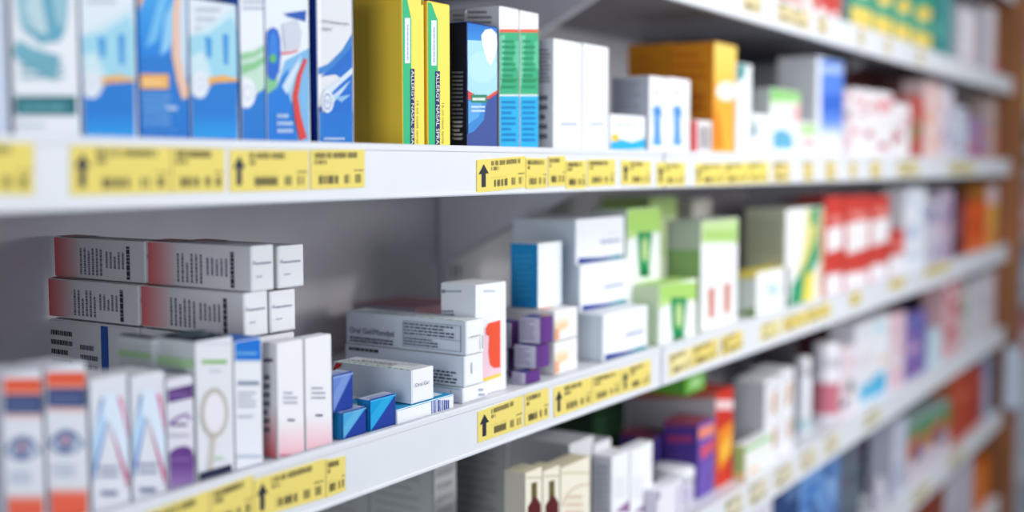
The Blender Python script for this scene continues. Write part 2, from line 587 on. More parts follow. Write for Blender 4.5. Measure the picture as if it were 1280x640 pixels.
C_('medicine_carton', 'bright blue carton with light rays and an orange plate on its front', GA, 170, 233, -46, SA, front=(0, 120, 208), side=(10, 80, 180), prints=[
    ('f', 'G', 170, 70, 233, -44, (0, 130, 224), (90, 180, 236), 'v', 10),
    ('f', 'P', [(182, 60), (196, 5), (206, -20), (214, -20), (196, 50)], (110, 190, 240)),
    ('f', 'P', [(200, 70), (206, 20), (222, -10), (228, 0), (212, 60)], (140, 206, 244)),
    ('f', 'P', [(170, 20), (180, -5), (196, -30), (188, -40), (170, -10)], (240, 186, 120)),
    ('f', 'S', [(226, -40), (220, 20), (220, 70), (226, 100), (233, 122)], .006, .009, (238, 196, 172)),
    ('f', 'P', [(228, -40), (233, -40), (233, 110), (225, 70), (224, 20)], (206, 226, 244)),
    ('f', 'R', 171, 111, 210, 93, (246, 178, 86)), ('f', 'L', 176, 108, 206, 97, 1, (250, 214, 150), .95),
    ('f', 'L', 173, 158, 214, 116, 5, (110, 176, 232), .95), ('f', 'L', 206, 140, 222, 130, 1, (190, 220, 244)),
    ('f', 'L', 173, 166, 224, 160, 1, (70, 150, 224))])
spray_blue('white carton with blue bars and text lines, just before the green-swoosh carton', 235, 296, -2)
C_('medicine_carton', 'white carton with a green swoosh and a round white medallion', GA, 298, 329.5, -40, SA, front=(236, 242, 250), side=(40, 90, 176), prints=[
    ('f', 'L', 303, 14, 332, -2, 2, (190, 196, 214)),
    ('f', 'P', [(298, 66), (318, 62), (334, 52), (343, 40), (343, 110), (330, 120), (298, 104)], (196, 226, 210)),
    ('f', 'S', [(298, 72), (318, 68), (343, 52)], .005, .002, (150, 206, 160)), ('f', 'S', [(298, 88), (318, 82), (343, 66)], .007, .003, (140, 202, 150)),
    ('f', 'S', [(320, 132), (332, 110), (343, 88)], .002, .006, (120, 190, 140)),
    ('f', 'P', [(298, 128), (312, 128), (322, 116), (343, 104), (343, 180), (298, 180)], (0, 120, 208)),
    ('f', 'E', 307, 116, 12, 19, (238, 242, 248)), ('f', 'O', 309, 116, 6, 9, .2, (200, 208, 226))])
C_('medicine_carton', 'blue and white carton with a blue capsule and a red curve', GA, 330, 386, -38, SA, front=(232, 240, 248), side=(20, 60, 160), prints=[
    ('f', 'P', [(330, 112), (346, 108), (356, 76), (386, 60), (386, 180), (330, 180)], (124, 186, 232)),
    ('f', 'P', [(330, 116), (346, 110), (352, 96), (360, 86), (364, 120), (372, 180), (330, 180)], (0, 122, 216)),
    ('f', 'P', [(356, 100), (376, 68), (378, 80), (364, 130)], (170, 208, 238)), ('f', 'P', [(352, 108), (372, 76), (374, 82), (358, 118)], (206, 228, 246)),
    ('f', 'P', [(330, 92), (346, 84), (346, 108), (334, 118), (330, 118)], (130, 200, 150)),
    ('f', 'P', [(354, 17), (382, 13), (381, 27), (372, 24), (360, 21)], (16, 84, 184)),
    ('f', 'P', [(352, 30), (370, 24), (376, 40), (374, 60), (356, 64)], (206, 212, 226)),
    ('f', 'S', [(350, 67), (362, 66), (372, 63)], .0018, .001, (224, 90, 100)),
    ('f', 'P', [(331, 50), (334, 38), (340, 34), (346, 37), (349.5, 48), (350, 70), (348, 90), (342, 101), (336, 99), (332, 88)], (16, 104, 206)),
    ('f', 'E', 340.5, 60, 5, 20, (40, 130, 224)), ('f', 'E', 340, 73, 4.5, 5.5, (90, 186, 110)),
    ('f', 'S', [(381, 74), (373, 95), (368, 120), (371, 146), (378, 174)], .003, .008, (226, 62, 54)),
    ('f', 'L', 345, 168, 366, 140, 3, (190, 216, 240), .95)])
C_('medicine_carton', 'white carton with blue waves, dark navy flank and fine lettering beside the yellow carton', GA, 395, 440, -34, SA, Y=.016, dep=.05, front=(226, 229, 234), side=(6, 36, 116), prints=[
    ('f', 'R', 395, 180, 401, -30, (244, 247, 252)),
    ('f', 'P', [(395, 86), (410, 80), (428, 62), (440, 42), (440, 62), (424, 80), (410, 90), (395, 94)], (50, 130, 206)),
    ('f', 'P', [(400, 96), (416, 84), (440, 58), (440, 76), (424, 92)], (0, 104, 200)),
    ('f', 'P', [(418, 92), (440, 70), (440, 180), (401, 180), (401, 150), (412, 118), (430, 100)], (0, 108, 206)),
    ('f', 'P', [(404, 112), (422, 100), (440, 84), (440, 92), (424, 106), (408, 122)], (214, 228, 242)),
    ('f', 'P', [(404, 128), (424, 112), (438, 100), (428, 114), (410, 136)], (190, 216, 238)),
    ('f', 'P', [(418, 122), (438, 118), (426, 128)], (140, 190, 230)),
    ('f', 'G', 401, 178, 440, 140, (0, 120, 208), (0, 112, 208), 'v', 6),
    ('f', 'P', [(395, 136), (401, 132), (401, 142), (395, 142)], (10, 70, 160)),
    ('f', 'R', 395, 180, 401, 140, (20, 130, 214)),
    ('f', 'E', 408, 127, 8, 14, (226, 234, 244)), ('f', 'O', 408, 127, 5.2, 10, .16, (90, 120, 180)), ('f', 'L', 405, 130, 411, 124, 2, (150, 160, 200)),
    ('f', 'X', 'ylometazoline HCl', (401, 28.5), (434.5, 33.5), (401, 23.6), (30, 40, 100)), ('f', 'X', 'mg/ml', (401, 38.3), (413, 39.6), (401, 33.2), (30, 40, 100)),
    ('f', 'L', 403, 176, 432, 170.5, 1, (190, 214, 240)),
    ('s', 'L', 386, 170, 393, 0, 26, (40, 84, 166), .6)])
# two yellow allergy spray cartons
def allergy(lab, p0, p1, pt, bk, gp, tp0, tp1, tx):
    return C_('medicine_carton', lab, 'yellow nasal spray cartons', p0, p1, pt, SA, Y=.014, bk=bk, front=(252, 234, 100), side=(236, 198, 62), top=(250, 222, 80), prints=[  # golden flank is the yellow with its shade mixed in
        ('f', 'P', [(p0, 190), (gp, 190), (gp, 24 + (pt if pt > 0 else 0)), (p0 + 2, pt - 6), (p0, pt - 6)], (48, 190, 130)),
        ('f', 'R', gp - 8.2, 79 + tx, gp - 1.6, 22.5 + tx, (236, 240, 250)), ('f', 'L', gp - 6, 75 + tx, gp - 3.2, 26 + tx, 1, (170, 176, 220), .9, True),
        ('f', 'R', tp0, 184, tp1, 86 + tx, (40, 44, 110)),
        ('f', 'X', 'ALLERGY NASAL SPRAY', (tp0 + .9, 88 + tx), (tp0 + .9, 186), (tp1 - .7, 88 + tx), (250, 248, 236)),
        ('f', 'X', '15 ml nasal spray', (tp1 + 2.2, 126 + tx), (tp1 + 2.2, 180), (tp1 + 5, 126 + tx), (120, 110, 60)),
        ('f', 'R', p1 - 3.4, 6, p1 - 1.6, -4, (160, 130, 40)) if pt < -5 else ('f', 'R', p1 - 2, 20, p1 - 1.8, 19, (220, 190, 60))])
allergy('yellow nasal spray carton whose broad shaded golden side face is in view', 502, 530, -18, 441, 514, 512.6, 517.6, 0)
allergy('yellow nasal spray carton standing against the navy carton, only its narrow front in view', 534, 562.5, 1.5, 500, 547, 543.6, 549.4, 3)
# navy carton with pale blue drop
C_('medicine_carton', 'navy carton with a pale blue drop shape and a small green plate', GA, 583.5, 622, 27.5, SA, Y=.016, bk=548, front=(64, 84, 156), side=(8, 16, 42), top=(20, 60, 140), prints=[
    ('f', 'G', 583, 60, 623, 26, (70, 160, 230), (30, 112, 206), 'v', 8),
    ('f', 'P', [(583, 50), (602, 51), (623, 50), (623, 112), (612, 122), (596, 120), (583, 112)], (176, 226, 248)),
    ('f', 'E', 603, 92, 21, 27, (176, 226, 248)), ('f', 'E', 602, 84, 19, 20, (188, 232, 250)),
    ('f', 'P', [(602, 56), (601, 44), (606, 37), (614, 36), (620, 42), (621, 56), (618, 72), (613, 82), (608, 76)], (240, 250, 255)),
    ('f', 'P', [(583, 112), (594, 120), (610, 120), (622, 112), (622, 116), (610, 124), (594, 126), (583, 124)], (234, 76, 56)),
    ('f', 'P', [(583, 124), (596, 126), (608, 124), (604, 150), (592, 164), (583, 168)], (60, 140, 214)),
    ('f', 'P', [(583, 126), (594, 128), (602, 126), (598, 146), (583, 156)], (90, 170, 230)),
    ('f', 'R', 588, 128.5, 608, 118.5, (50, 136, 104)), ('f', 'L', 589.5, 127, 606, 120.4, 1, (236, 246, 244), .98),
    ('f', 'L', 588, 141, 607, 131, 2, (214, 232, 250), .9),
    ('s', 'L', 566, 175, 582, 88, 17, (104, 116, 140), .85), ('s', 'L', 568, 176, 581, 150, 5, (170, 178, 196), .8)])
# two green / cyan cartons
def greencyan(lab, p0, p1, pt, bk):
    return C_('medicine_carton', lab, 'green and cyan cartons', p0, p1, pt, SA, Y=.02, bk=bk, front=(248, 250, 252), side=(196, 198, 204), top=(214, 214, 218), prints=[
        ('f', 'R', p0, 41, p1, 36.5, (236, 96, 70)), ('f', 'R', p0, 118, p1, 40.5, (60, 178, 128)), ('f', 'R', p0, 190, p1, 120, (38, 180, 236)),
        ('f', 'P', [(p0, 44), (p0 + 7, 44), (p0 + 4, 100), (p0, 112)], (112, 206, 168)), ('f', 'P', [(p1 - 6, 52), (p1, 50), (p1, 90), (p1 - 8, 80)], (96, 198, 156)),
        ('f', 'L', p0 + 3, 112, p1 - 3, 48, 9, (44, 158, 112), .9), ('f', 'R', p0 + 2, 100, p1 - 2, 98, (40, 150, 100)),
        ('f', 'L', p0 + 3, 178, p1 - 3, 124, 8, (20, 140, 206), .9),
        ('s', 'L', 585, 31, 618, 12, 3, (120, 122, 132), .9)])
greencyan('green and cyan carton with a white head, standing right against the navy carton', 624, 649, 7.5, 583)
greencyan('green and cyan carton with a white head, standing next to the tall white cartons', 649.5, 673.5, 13, 634)
C_('medicine_carton', 'grey flapped white carton glimpsed behind the navy carton', GA, 582, 606, 12, SA, Y=.068, dep=.05, front=(236, 238, 242), side=(176, 178, 184), top=(120, 120, 124), prints=[('s', 'L', 566, 28, 581, 16, 2, (110, 112, 122), .9)])
# two white cartons
for lab, p0, p1, pt, bk in (('white carton with grey text on its flank, standing beside the green and cyan cartons', 692, 727.5, 48.5, 666), ('plain white carton second of the white pair, before the low carton with the cyan wave', 728.5, 761, 54.5, 700)):
    C_('medicine_carton', lab, 'tall white cartons', p0, p1, pt, SA, bk=bk, front=(246, 248, 252), side=(206, 210, 216), prints=[
        ('f', 'L', p0 + 9, 158, p1 - 5, 152, 1, (176, 186, 220), .95), ('f', 'R', p0 + 2, 143, p1 - 2, 142, (226, 230, 240)),
        ('s', 'L', p0 - 18, 104, p0 - 3, 60, 9, (120, 126, 138), .9), ('s', 'L', p0 - 18, 176, p0 - 3, 116, 5, (96, 102, 116), .7)])
C_('medicine_carton', 'low white carton with a cyan wave and yellow dot on upper shelf', GA, 763, 807, 143, SA, dep=.04, front=(246, 248, 252), prints=[
    ('f', 'P', [(763, 178), (776, 174), (790, 178), (807, 172), (807, 186), (763, 188)], (40, 176, 226)), ('f', 'E', 769, 172, 5, 5, (240, 200, 70)), ('f', 'L', 770, 160, 800, 152, 1, (206, 212, 226))])
for lab, p0, p1, pt, bk in (('white carton with blue figures, its grey striped flank behind the low wave carton', 812, 836.5, 95, 764), ('white carton with blue figures standing in front of the orange carton', 837, 863, 97, 800)):
    C_('medicine_carton', lab, 'white cartons with blue figures', p0, p1, pt, SA, Y=.024, bk=bk, front=(248, 250, 252), side=(186, 192, 204), prints=[
        ('f', 'E', p0 + 9, 116, 5, 4, (240, 206, 206)),
        ('f', 'P', [(p0 + 3, 134), (p0 + 12, 130), (p0 + 16, 140), (p0 + 12, 160), (p0 + 16, 182), (p0 + 3, 182), (p0 + 6, 160)], (130, 178, 226)),
        ('f', 'P', [(p0 + 5, 150), (p0 + 13, 148), (p0 + 14, 182), (p0 + 6, 182)], (90, 156, 218)), ('f', 'E', p0 + 10, 140, 4, 6, (70, 140, 210)),
        ('s', 'L', p0 - 44, 138, p0 - 8, 100, 8, (150, 158, 174), .9)])
# orange cartons
ora = C_('medicine_carton', 'tall orange carton with yellow front on the upper shelf', 'orange cartons', 893, 921, 52, SA, Y=.03, bk=838, front=(250, 176, 60), side=(222, 140, 28), top=(220, 150, 40), prints=[
    ('f', 'G', 893, 105, 921, 52, (250, 196, 84), (252, 226, 120), 'v', 8), ('f', 'E', 908, 114, 13, 12, (252, 244, 236)),
    ('f', 'P', [(893, 130), (900, 150), (904, 186), (893, 186)], (236, 136, 30)), ('s', 'L', 842, 140, 886, 62, 6, (196, 104, 14), .9)])
C_('medicine_carton', 'orange carton standing deeper in the shelf, behind the tall orange carton', 'orange cartons', 893, 921, 52, SA, Y=ora['y1'] + .003, X0=ora['x0'], X1=ora['x1'], dep=.062, h=ora['h'] + .002, front=(238, 160, 50), side=(206, 132, 20), top=(210, 146, 40), prints=[('S', 'L', .15, .55, .85, .92, 6, (188, 106, 14), .9)])
C_('medicine_carton', 'small red and white carton with a bar code in front of the orange cartons', GA, 866, 890, 150, SA, Y=.021, dep=.03, front=(236, 232, 234), side=(206, 50, 50), prints=[('f', 'R', 866, 192, 871.5, 150, (206, 48, 50)), ('f', 'B', 874, 186, 888, 158, 6, (110, 104, 112))])
# white / teal
C_('medicine_carton', 'white carton with a teal corner, next to the tall orange carton', GA, 922, 940, 79, SA, Y=.026, dep=.06, front=(244, 247, 250), side=(206, 210, 214), prints=[('f', 'P', [(922, 80), (933, 80), (930, 98), (922, 102)], (60, 150, 150)), ('f', 'R', 922, 180, 940, 176, (226, 232, 236))])
C_('medicine_carton', 'short white carton with a dark teal drop on the upper shelf', GA, 940.5, 962, 142, SA, dep=.05, front=(244, 247, 250), prints=[('f', 'P', [(942, 146), (946, 164), (943, 172), (938, 166)], (30, 120, 124)), ('f', 'E', 942, 164, 4, 7, (30, 120, 124))])
C_('medicine_carton', 'white carton with a green head and a blue figure on the upper shelf', GA, 963, 1001, 110, SA, Y=.026, dep=.04, front=(244, 246, 246), side=(200, 206, 204), prints=[
    ('f', 'R', 960, 124, 1001, 110, (140, 206, 116)), ('f', 'G', 960, 134, 1001, 124, (240, 244, 240), (180, 222, 160), 'v', 5), ('f', 'E', 996, 142, 7, 12, (240, 190, 190)), ('f', 'P', [(966, 166), (976, 160), (990, 168), (992, 186), (966, 186)], (104, 176, 208))])
C_('medicine_carton', 'low pale carton with green and red specks beside the blue-panel carton', GA, 1001.5, 1021, 152, SA, Y=.02, dep=.04, front=(238, 240, 236), prints=[('f', 'R', 1002, 168, 1020, 156, (180, 220, 150)), ('f', 'E', 1008, 178, 5, 6, (240, 190, 196)), ('f', 'E', 1016, 180, 3, 5, (240, 180, 186))])
C_('medicine_carton', 'tall white carton with a royal blue front panel, pale grey flank', GA, 1021.5, 1055, 70, SA, Y=.02, bk=972, front=(236, 240, 250), side=(208, 212, 216), prints=[
    ('f', 'R', 1026, 158, 1054, 74, (88, 134, 226)), ('f', 'R', 1026, 92, 1054, 82, (170, 194, 242)), ('f', 'G', 1026, 170, 1054, 150, (236, 240, 250), (88, 134, 226), 'v', 6), ('f', 'R', 1026, 140, 1054, 118, (60, 108, 210))])
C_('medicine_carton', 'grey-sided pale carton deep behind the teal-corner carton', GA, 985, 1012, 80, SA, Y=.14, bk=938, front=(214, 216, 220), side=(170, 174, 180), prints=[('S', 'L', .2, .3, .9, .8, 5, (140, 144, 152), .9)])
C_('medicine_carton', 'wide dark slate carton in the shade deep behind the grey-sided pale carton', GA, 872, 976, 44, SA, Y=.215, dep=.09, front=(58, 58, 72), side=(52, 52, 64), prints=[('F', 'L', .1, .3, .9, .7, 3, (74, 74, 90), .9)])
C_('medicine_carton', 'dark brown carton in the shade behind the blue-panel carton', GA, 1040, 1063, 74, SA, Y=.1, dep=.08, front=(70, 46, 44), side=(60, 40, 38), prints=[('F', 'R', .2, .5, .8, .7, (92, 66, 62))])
# pink / white cluster
def speck(lab, p0, p1, pt, base, fr, cols, grp, Y=.02, dep=.05, side=None, n=5, seed=0):
    g = random.Random(seed + int(p0 * 7))
    zmid = pt
    pr = []
    for q in range(n):
        u, v = g.uniform(.12, .88), g.uniform(.15, .9)
        c = g.choice(cols)
        if g.random() < .5: pr.append(('F', 'E', u, v, g.uniform(.1, .22), g.uniform(.05, .12), c))
        else: pr.append(('F', 'R', max(.04, u - .3), v - .04, min(.96, u + .3), v + .05, c))
    return C_('medicine_carton', lab, grp, p0, p1, pt, base, Y=Y, dep=dep, front=fr, side=side or lerp(fr, (120, 120, 126), .25), prints=pr)  # default flank is the front colour dulled to imitate shade
GF = 'blurred cartons at the far end of the upper shelf'
speck('narrow pale carton with grey and pink stripes, just past the blue-panel carton', 1056, 1066, 112, SA, (232, 218, 224), [(170, 160, 166), (226, 170, 180)], GF, n=6)
for i, (p0, p1, pt, l) in enumerate([(1067, 1082, 110, 'white carton with red specks, foremost of four in a row on the upper shelf'), (1082.5, 1098, 112, 'white carton with red specks, second of four in a row on the upper shelf'),
                                     (1098.5, 1116, 114, 'white carton with red specks, third of four, with a dark red dot'), (1116.5, 1138, 128, 'white carton with red specks, lowest and last of its row of four')]):
    speck(l, p0, p1, pt, SA, (242, 238, 242), [(232, 150, 156), (222, 190, 196), (196, 90, 100)], GF, n=5, seed=i)
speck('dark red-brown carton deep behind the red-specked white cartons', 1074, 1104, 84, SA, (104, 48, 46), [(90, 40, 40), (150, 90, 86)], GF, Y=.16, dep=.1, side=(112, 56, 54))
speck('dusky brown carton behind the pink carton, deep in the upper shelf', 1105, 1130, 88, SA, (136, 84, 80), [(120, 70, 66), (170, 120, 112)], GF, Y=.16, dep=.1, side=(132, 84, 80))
speck('red carton with a green dot between white and pink cartons on the upper shelf', 1139, 1156, 118, SA, (190, 92, 86), [(206, 50, 44), (110, 150, 80)], GF, n=4)
speck('tall pink carton with an orange foot on the upper shelf', 1157, 1177, 100, SA, (240, 212, 208), [(244, 170, 130), (236, 190, 190)], GF, n=5)
speck('tall white and lilac carton right after the pink carton on the upper shelf', 1177.5, 1192, 106, SA, (226, 218, 232), [(170, 140, 190), (236, 226, 236)], GF, n=5)
speck('pale grey-blue carton with violet marks on the upper shelf', 1192.5, 1210, 132, SA, (214, 220, 234), [(160, 150, 190), (190, 200, 220)], GF, n=5)
speck('purple carton with an orange-red foot near the end of the upper shelf', 1210.5, 1234, 146, SA, (170, 140, 176), [(224, 84, 60), (224, 84, 60), (150, 120, 180)], GF, n=6)
speck('tall beige carton beside the wooden end panel on the upper shelf', 1238, 1246, 122, SA, (204, 182, 172), [(190, 160, 150), (214, 196, 186)], GF, n=3)
speck('small bright red carton, last on the upper shelf', 1246, 1248.4, 165, SA, (210, 60, 52), [(230, 110, 100), (180, 40, 40)], GF, n=3)

# ================================================================== TOP SHELF
GT = 'cartons on the top shelf'
for i, (p0, p1, pt, c, l) in enumerate([(940, 985, -60, (190, 70, 66), 'red carton at the near end of the top shelf row, mostly out of the frame'), (986, 1020, -48, (226, 170, 166), 'pale red carton second in the top shelf row'), (1021, 1052, -40, (206, 84, 76), 'red carton on the top shelf just before the green and yellow cartons')]):
    speck(l, p0, p1, pt, ST, c, [(238, 220, 220), (200, 60, 54), (240, 230, 230)], GT, n=6, seed=i)
speck('dark grey-green carton beside the first green and yellow carton on the top shelf', 1053, 1062, -40, ST, (110, 130, 130), [(80, 100, 104), (150, 160, 160)], GT, n=3)
for i, (p0, p1, pt, l) in enumerate([(1064, 1092, -60, 'green carton with yellow bands on the top shelf, first of four'), (1092.5, 1117, -46, 'green carton with yellow bands on the top shelf, second of four'), (1117.5, 1140, -36, 'green carton with yellow bands on the top shelf, third of four'), (1140.5, 1166, -26, 'green carton with yellow bands, last of four, against the teal carton')]):
    s = p1 - p0
    yb = 5 + (p0 - 1064) * .40
    C_('medicine_carton', l, 'green and yellow cartons on the top shelf', p0, p1, pt, ST, front=(60, 158, 128), side=(16, 110, 90), dep=.08, prints=[
        ('f', 'P', [(p0, yb + 2), (p1, yb + s * .36), (p1, yb + s * .4 + 60), (p0, yb + 60)], (244, 216, 106)),
        ('f', 'P', [(p0, yb + 14), (p1, yb + 14 + s * .36), (p1, yb + s * .36 + 20), (p0, yb + 20)], (222, 200, 110)),
        ('f', 'E', p0 + s * .55, yb - 18, s * .38, 9, (240, 208, 90)), ('f', 'L', p0 + s * .1, yb - 2, p1 - s * .1, yb - 12, 2, (150, 206, 170), .95)])
C_('medicine_carton', 'tall dark teal carton beside the green and yellow cartons', GT, 1167, 1192, -22, ST, front=(62, 146, 140), side=(20, 120, 106), dep=.08, prints=[('F', 'G', 0, 0, 1, 1, (40, 130, 120), (96, 160, 166), 'u', 6), ('F', 'R', .1, .3, .5, .5, (90, 170, 160))])
for l, p0, p1, pt in (('white carton with a faint pink edge on the top shelf, beside the dark teal one', 1201, 1222, 8), ('white carton on the top shelf standing apart, close to the wooden end panel', 1235, 1245.6, 8)):
    C_('medicine_carton', l, GT, p0, p1, pt, ST, front=(236, 232, 240), side=(190, 188, 196), dep=.06, prints=[('F', 'R', .7, .05, .95, .95, (232, 208, 216)), ('F', 'R', .1, .1, .6, .2, (220, 206, 214))])
C_('medicine_carton', 'small crimson carton at the very end of the top shelf', GT, 1245.8, 1248.4, 72, ST, front=(190, 60, 90), dep=.04, prints=[('F', 'R', .1, .4, .9, .6, (220, 120, 140))])

# ================================================================== MIDDLE SHELF (B)
GB = 'cartons on the middle shelf'
def eye(lab, p0, p1, pt):
    s = p1 - p0
    return C_('medicine_carton', lab, 'eye drop cartons', p0, p1, pt, SB, front=(222, 226, 236), side=(170, 174, 186), top=(232, 236, 244), dep=.035, prints=[
        ('f', 'R', p0, pt + 22, p1, pt + 3, (226, 92, 62)), ('f', 'R', p0, pt + 24, p1, pt + 19, (232, 150, 130)),
        ('f', 'R', p0 + 2, pt + 47, p1 - 1, pt + 23, (60, 76, 124)), ('f', 'L', p0 + 6, pt + 42, p1 - 6, pt + 30, 1, (96, 110, 150), .95),
        ('f', 'R', p0, pt + 52, p1, pt + 49, (232, 170, 156)),
        ('f', 'P', [(p0 + s * (.5 + .46 * u), pt + 92 + 18 * v) for u, v in ((-1, .1), (-.7, -.5), (-.3, -.9), (.1, -1), (.5, -.75), (1, .05), (.6, .55), (.1, .8), (-.4, .7))], (120, 136, 174)),
        ('f', 'P', [(p0 + s * (.5 + .36 * u), pt + 93 + 13 * v) for u, v in ((-1, .1), (-.7, -.5), (-.3, -.9), (.1, -1), (.5, -.75), (1, .05), (.6, .55), (.1, .8), (-.4, .7))], (196, 206, 224)),
        ('f', 'E', p0 + s * .48, pt + 90, s * .2, 13, (110, 124, 164)), ('f', 'E', p0 + s * .48, pt + 88, s * .07, 5, (222, 170, 176)),
        ('f', 'L', p0 + s * .2, pt + 135, p0 + s * .8, pt + 116, 3, (188, 198, 218), .9),
        ('f', 'R', p0, pt + 190, p1, pt + 152, (228, 100, 74)), ('f', 'G', p0, pt + 158, p1, pt + 146, (228, 104, 78), (222, 226, 236), 'v', 6)])
eye('white and orange eye drop carton cut by the frame edge, at the near end', 2, 53, 470)
eye('white and orange eye drop carton standing against the M-patterned cartons', 56, 108, 462)
def emm(lab, p0, p1, pt):
    s = p1 - p0
    a = p0 + s * .5
    return C_('medicine_carton', lab, 'cartons whose stripes form an M', p0, p1, pt, SB, front=(226, 229, 238), side=(182, 188, 200), top=(236, 239, 246), dep=.035, prints=[
        ('f', 'P', [(a - 2, pt + 22), (a - 10, pt + 22), (p0, pt + 96), (p0, pt + 150), (a - 2, pt + 54)], (84, 132, 204)),
        ('f', 'P', [(a + 2, pt + 18), (a - 7, pt + 24), (p0, pt + 82), (p0, pt + 124), (a - 3, pt + 50)], (186, 218, 246)),
        ('f', 'P', [(a + 9, pt + 18), (a + 16, pt + 22), (p1, pt + 68), (p1, pt + 130), (a + 2, pt + 52)], (218, 96, 148)),
        ('f', 'P', [(a + 1, pt + 54), (a + 4, pt + 52), (p1, pt + 118), (p1, pt + 136)], (200, 44, 116)),
        ('f', 'P', [(a - 7, pt + 16), (a + 9, pt + 14), (p1, pt + 74), (p1, pt + 118), (a + 1, pt + 54), (a - 8, pt + 46)], (222, 236, 252)),
        ('f', 'L', a - 12, pt + 122, a + 14, pt + 104, 2, (150, 158, 184), .9), ('f', 'L', a - 10, pt + 146, a + 12, pt + 134, 1, (116, 126, 160), .9)])
emm('white carton with blue and pink slanted stripes, next to the orange eye carton', 112, 160, 476)
emm('white carton with blue and pink slanted stripes, next to the purple dome carton', 163, 206, 472)
C_('medicine_carton', 'white and purple carton with a purple dome on its front', GB, 208, 242, 476, SB, front=(228, 228, 238), side=(190, 190, 200), dep=.03, prints=[
    ('f', 'P', [(209, 487), (241, 480), (241, 497), (209, 504)], (88, 50, 124)), ('f', 'L', 212, 500, 238, 486, 1, (122, 92, 156), .9),
    ('f', 'S', [(212, 530), (222, 522), (232, 518), (238, 524)], .003, .002, (150, 120, 180)), ('f', 'L', 212, 534, 236, 527, 1, (110, 90, 140), .9), ('f', 'L', 211, 548, 238, 540, 1, (196, 190, 210)),
    ('f', 'P', [(207, 620), (207, 580), (211, 566), (220, 559), (231, 557), (239, 561), (242, 572), (242, 620)], (104, 62, 140)),
    ('f', 'G', 207, 640, 242, 582, (214, 196, 226), (110, 70, 146), 'v', 8), ('f', 'L', 212, 578, 238, 570, 1, (140, 108, 172), .95)])
# magnifier carton and its twin
mg = C_('medicine_carton', 'large white carton with a magnifying glass and green lettering', GB, 244, 291, 427, SB, Y=.02, bk=197, front=(230, 232, 239), side=(188, 194, 196), top=(30, 42, 66), prints=[
    ('f', 'L', 252, 457, 285, 447, 1, (132, 190, 96), .95), ('f', 'L', 262, 466, 278, 461, 1, (190, 196, 210)),
    ('f', 'S', [(267, 536), (264, 566), (262, 592)], .0055, .0055, (206, 200, 192)),
    ('f', 'E', 267.5, 516, 17, 31, (180, 170, 158)), ('f', 'E', 267.5, 516, 15.5, 28.5, (208, 204, 200)), ('f', 'E', 267.5, 516, 12.2, 24, (238, 234, 244)),
    ('f', 'L', 268, 577, 280, 568, 1, (190, 220, 190)), ('f', 'P', [(245, 592), (288, 580), (290, 593), (246, 607)], (32, 40, 72)), ('f', 'R', 244, 430, 291, 429, (206, 212, 220)),
    ('s', 'P', [(196, 444), (242, 450), (242, 461), (196, 454)], (160, 196, 148)), ('s', 'L', 202, 470, 236, 458, 1, (150, 160, 166)),
    ('T', 'P', [(0, .4), (.5, .1), (.9, .4), (1, .8), (.4, 1), (0, .9)], (46, 74, 76)), ('T', 'S', [(.05, .5), (.5, .3), (.95, .5)], .003, .003, (150, 160, 180))])
C_('medicine_carton', 'white carton with a green stripe and dark top, behind the M-patterned cartons', GB, 190, 237, 424, SB, Y=.058, bk=147, front=(222, 226, 232), side=(190, 196, 198), top=(30, 42, 66), prints=[
    ('s', 'P', [(146, 436), (190, 442), (190, 450), (146, 444)], (160, 196, 148)), ('T', 'P', [(0, .2), (.5, .1), (1, .5), (1, .8), (.4, .9)], (44, 70, 80))], X1=mg['x0'] + .002)
C_('medicine_carton', 'narrow white carton with a bright blue head, right of the magnifier carton', GB, 292.5, 327, 427, SB, front=(236, 239, 245), side=(200, 205, 214), top=(24, 110, 204), dep=.03, prints=[
    ('f', 'R', 292, 450, 328, 424, (16, 116, 214)), ('f', 'L', 295, 445, 322, 438, 1, (110, 176, 232), .95), ('f', 'R', 292, 453, 328, 450, (200, 216, 234)),
    ('f', 'L', 297, 484, 325, 473, 1, (150, 160, 184), .95), ('f', 'L', 297, 510, 322, 488, 4, (186, 194, 208), .9), ('f', 'L', 297, 524, 318, 516, 1, (206, 210, 220)), ('f', 'R', 294, 572, 326, 568, (200, 208, 226))])
# pink-fade standing cartons
for lab, p0, p1, pt, bk in (('tall white carton fading to pink at its foot, beside the blue-headed carton', 346, 379.5, 430, 327), ('tall white carton fading to pink at its foot, beside the small blue cartons', 381, 414.5, 424, 366)):
    C_('medicine_carton', lab, 'standing pink-footed cartons', p0, p1, pt, SB, Y=.018, bk=bk, front=(244, 244, 248), side=(206, 206, 210), prints=[
        ('f', 'G', p0, pt + 155, p1, pt + 96, (240, 168, 182), (244, 244, 248), 'v', 14), ('f', 'L', p0 + 8, pt + 76, p1 - 6, pt + 58, 3, (186, 190, 206), .9), ('f', 'L', p0 + 13, pt + 98, p1 - 11, pt + 92, 1, (110, 114, 134), .95),
        ('f', 'L', p0 + 3, pt + 142, p1 - 1, pt + 136, 1, (206, 120, 150), .98),
        ('s', 'G', p0 - 24, pt + 160, p0, pt + 80, (206, 66, 76), (206, 206, 210), 'v', 14), ('s', 'L', p0 - 16, pt + 24, p0 - 3, pt + 16, 1, (60, 60, 70), .9), ('s', 'L', p0 - 16, pt + 112, p0 - 3, pt + 36, 7, (100, 100, 112), .6)])
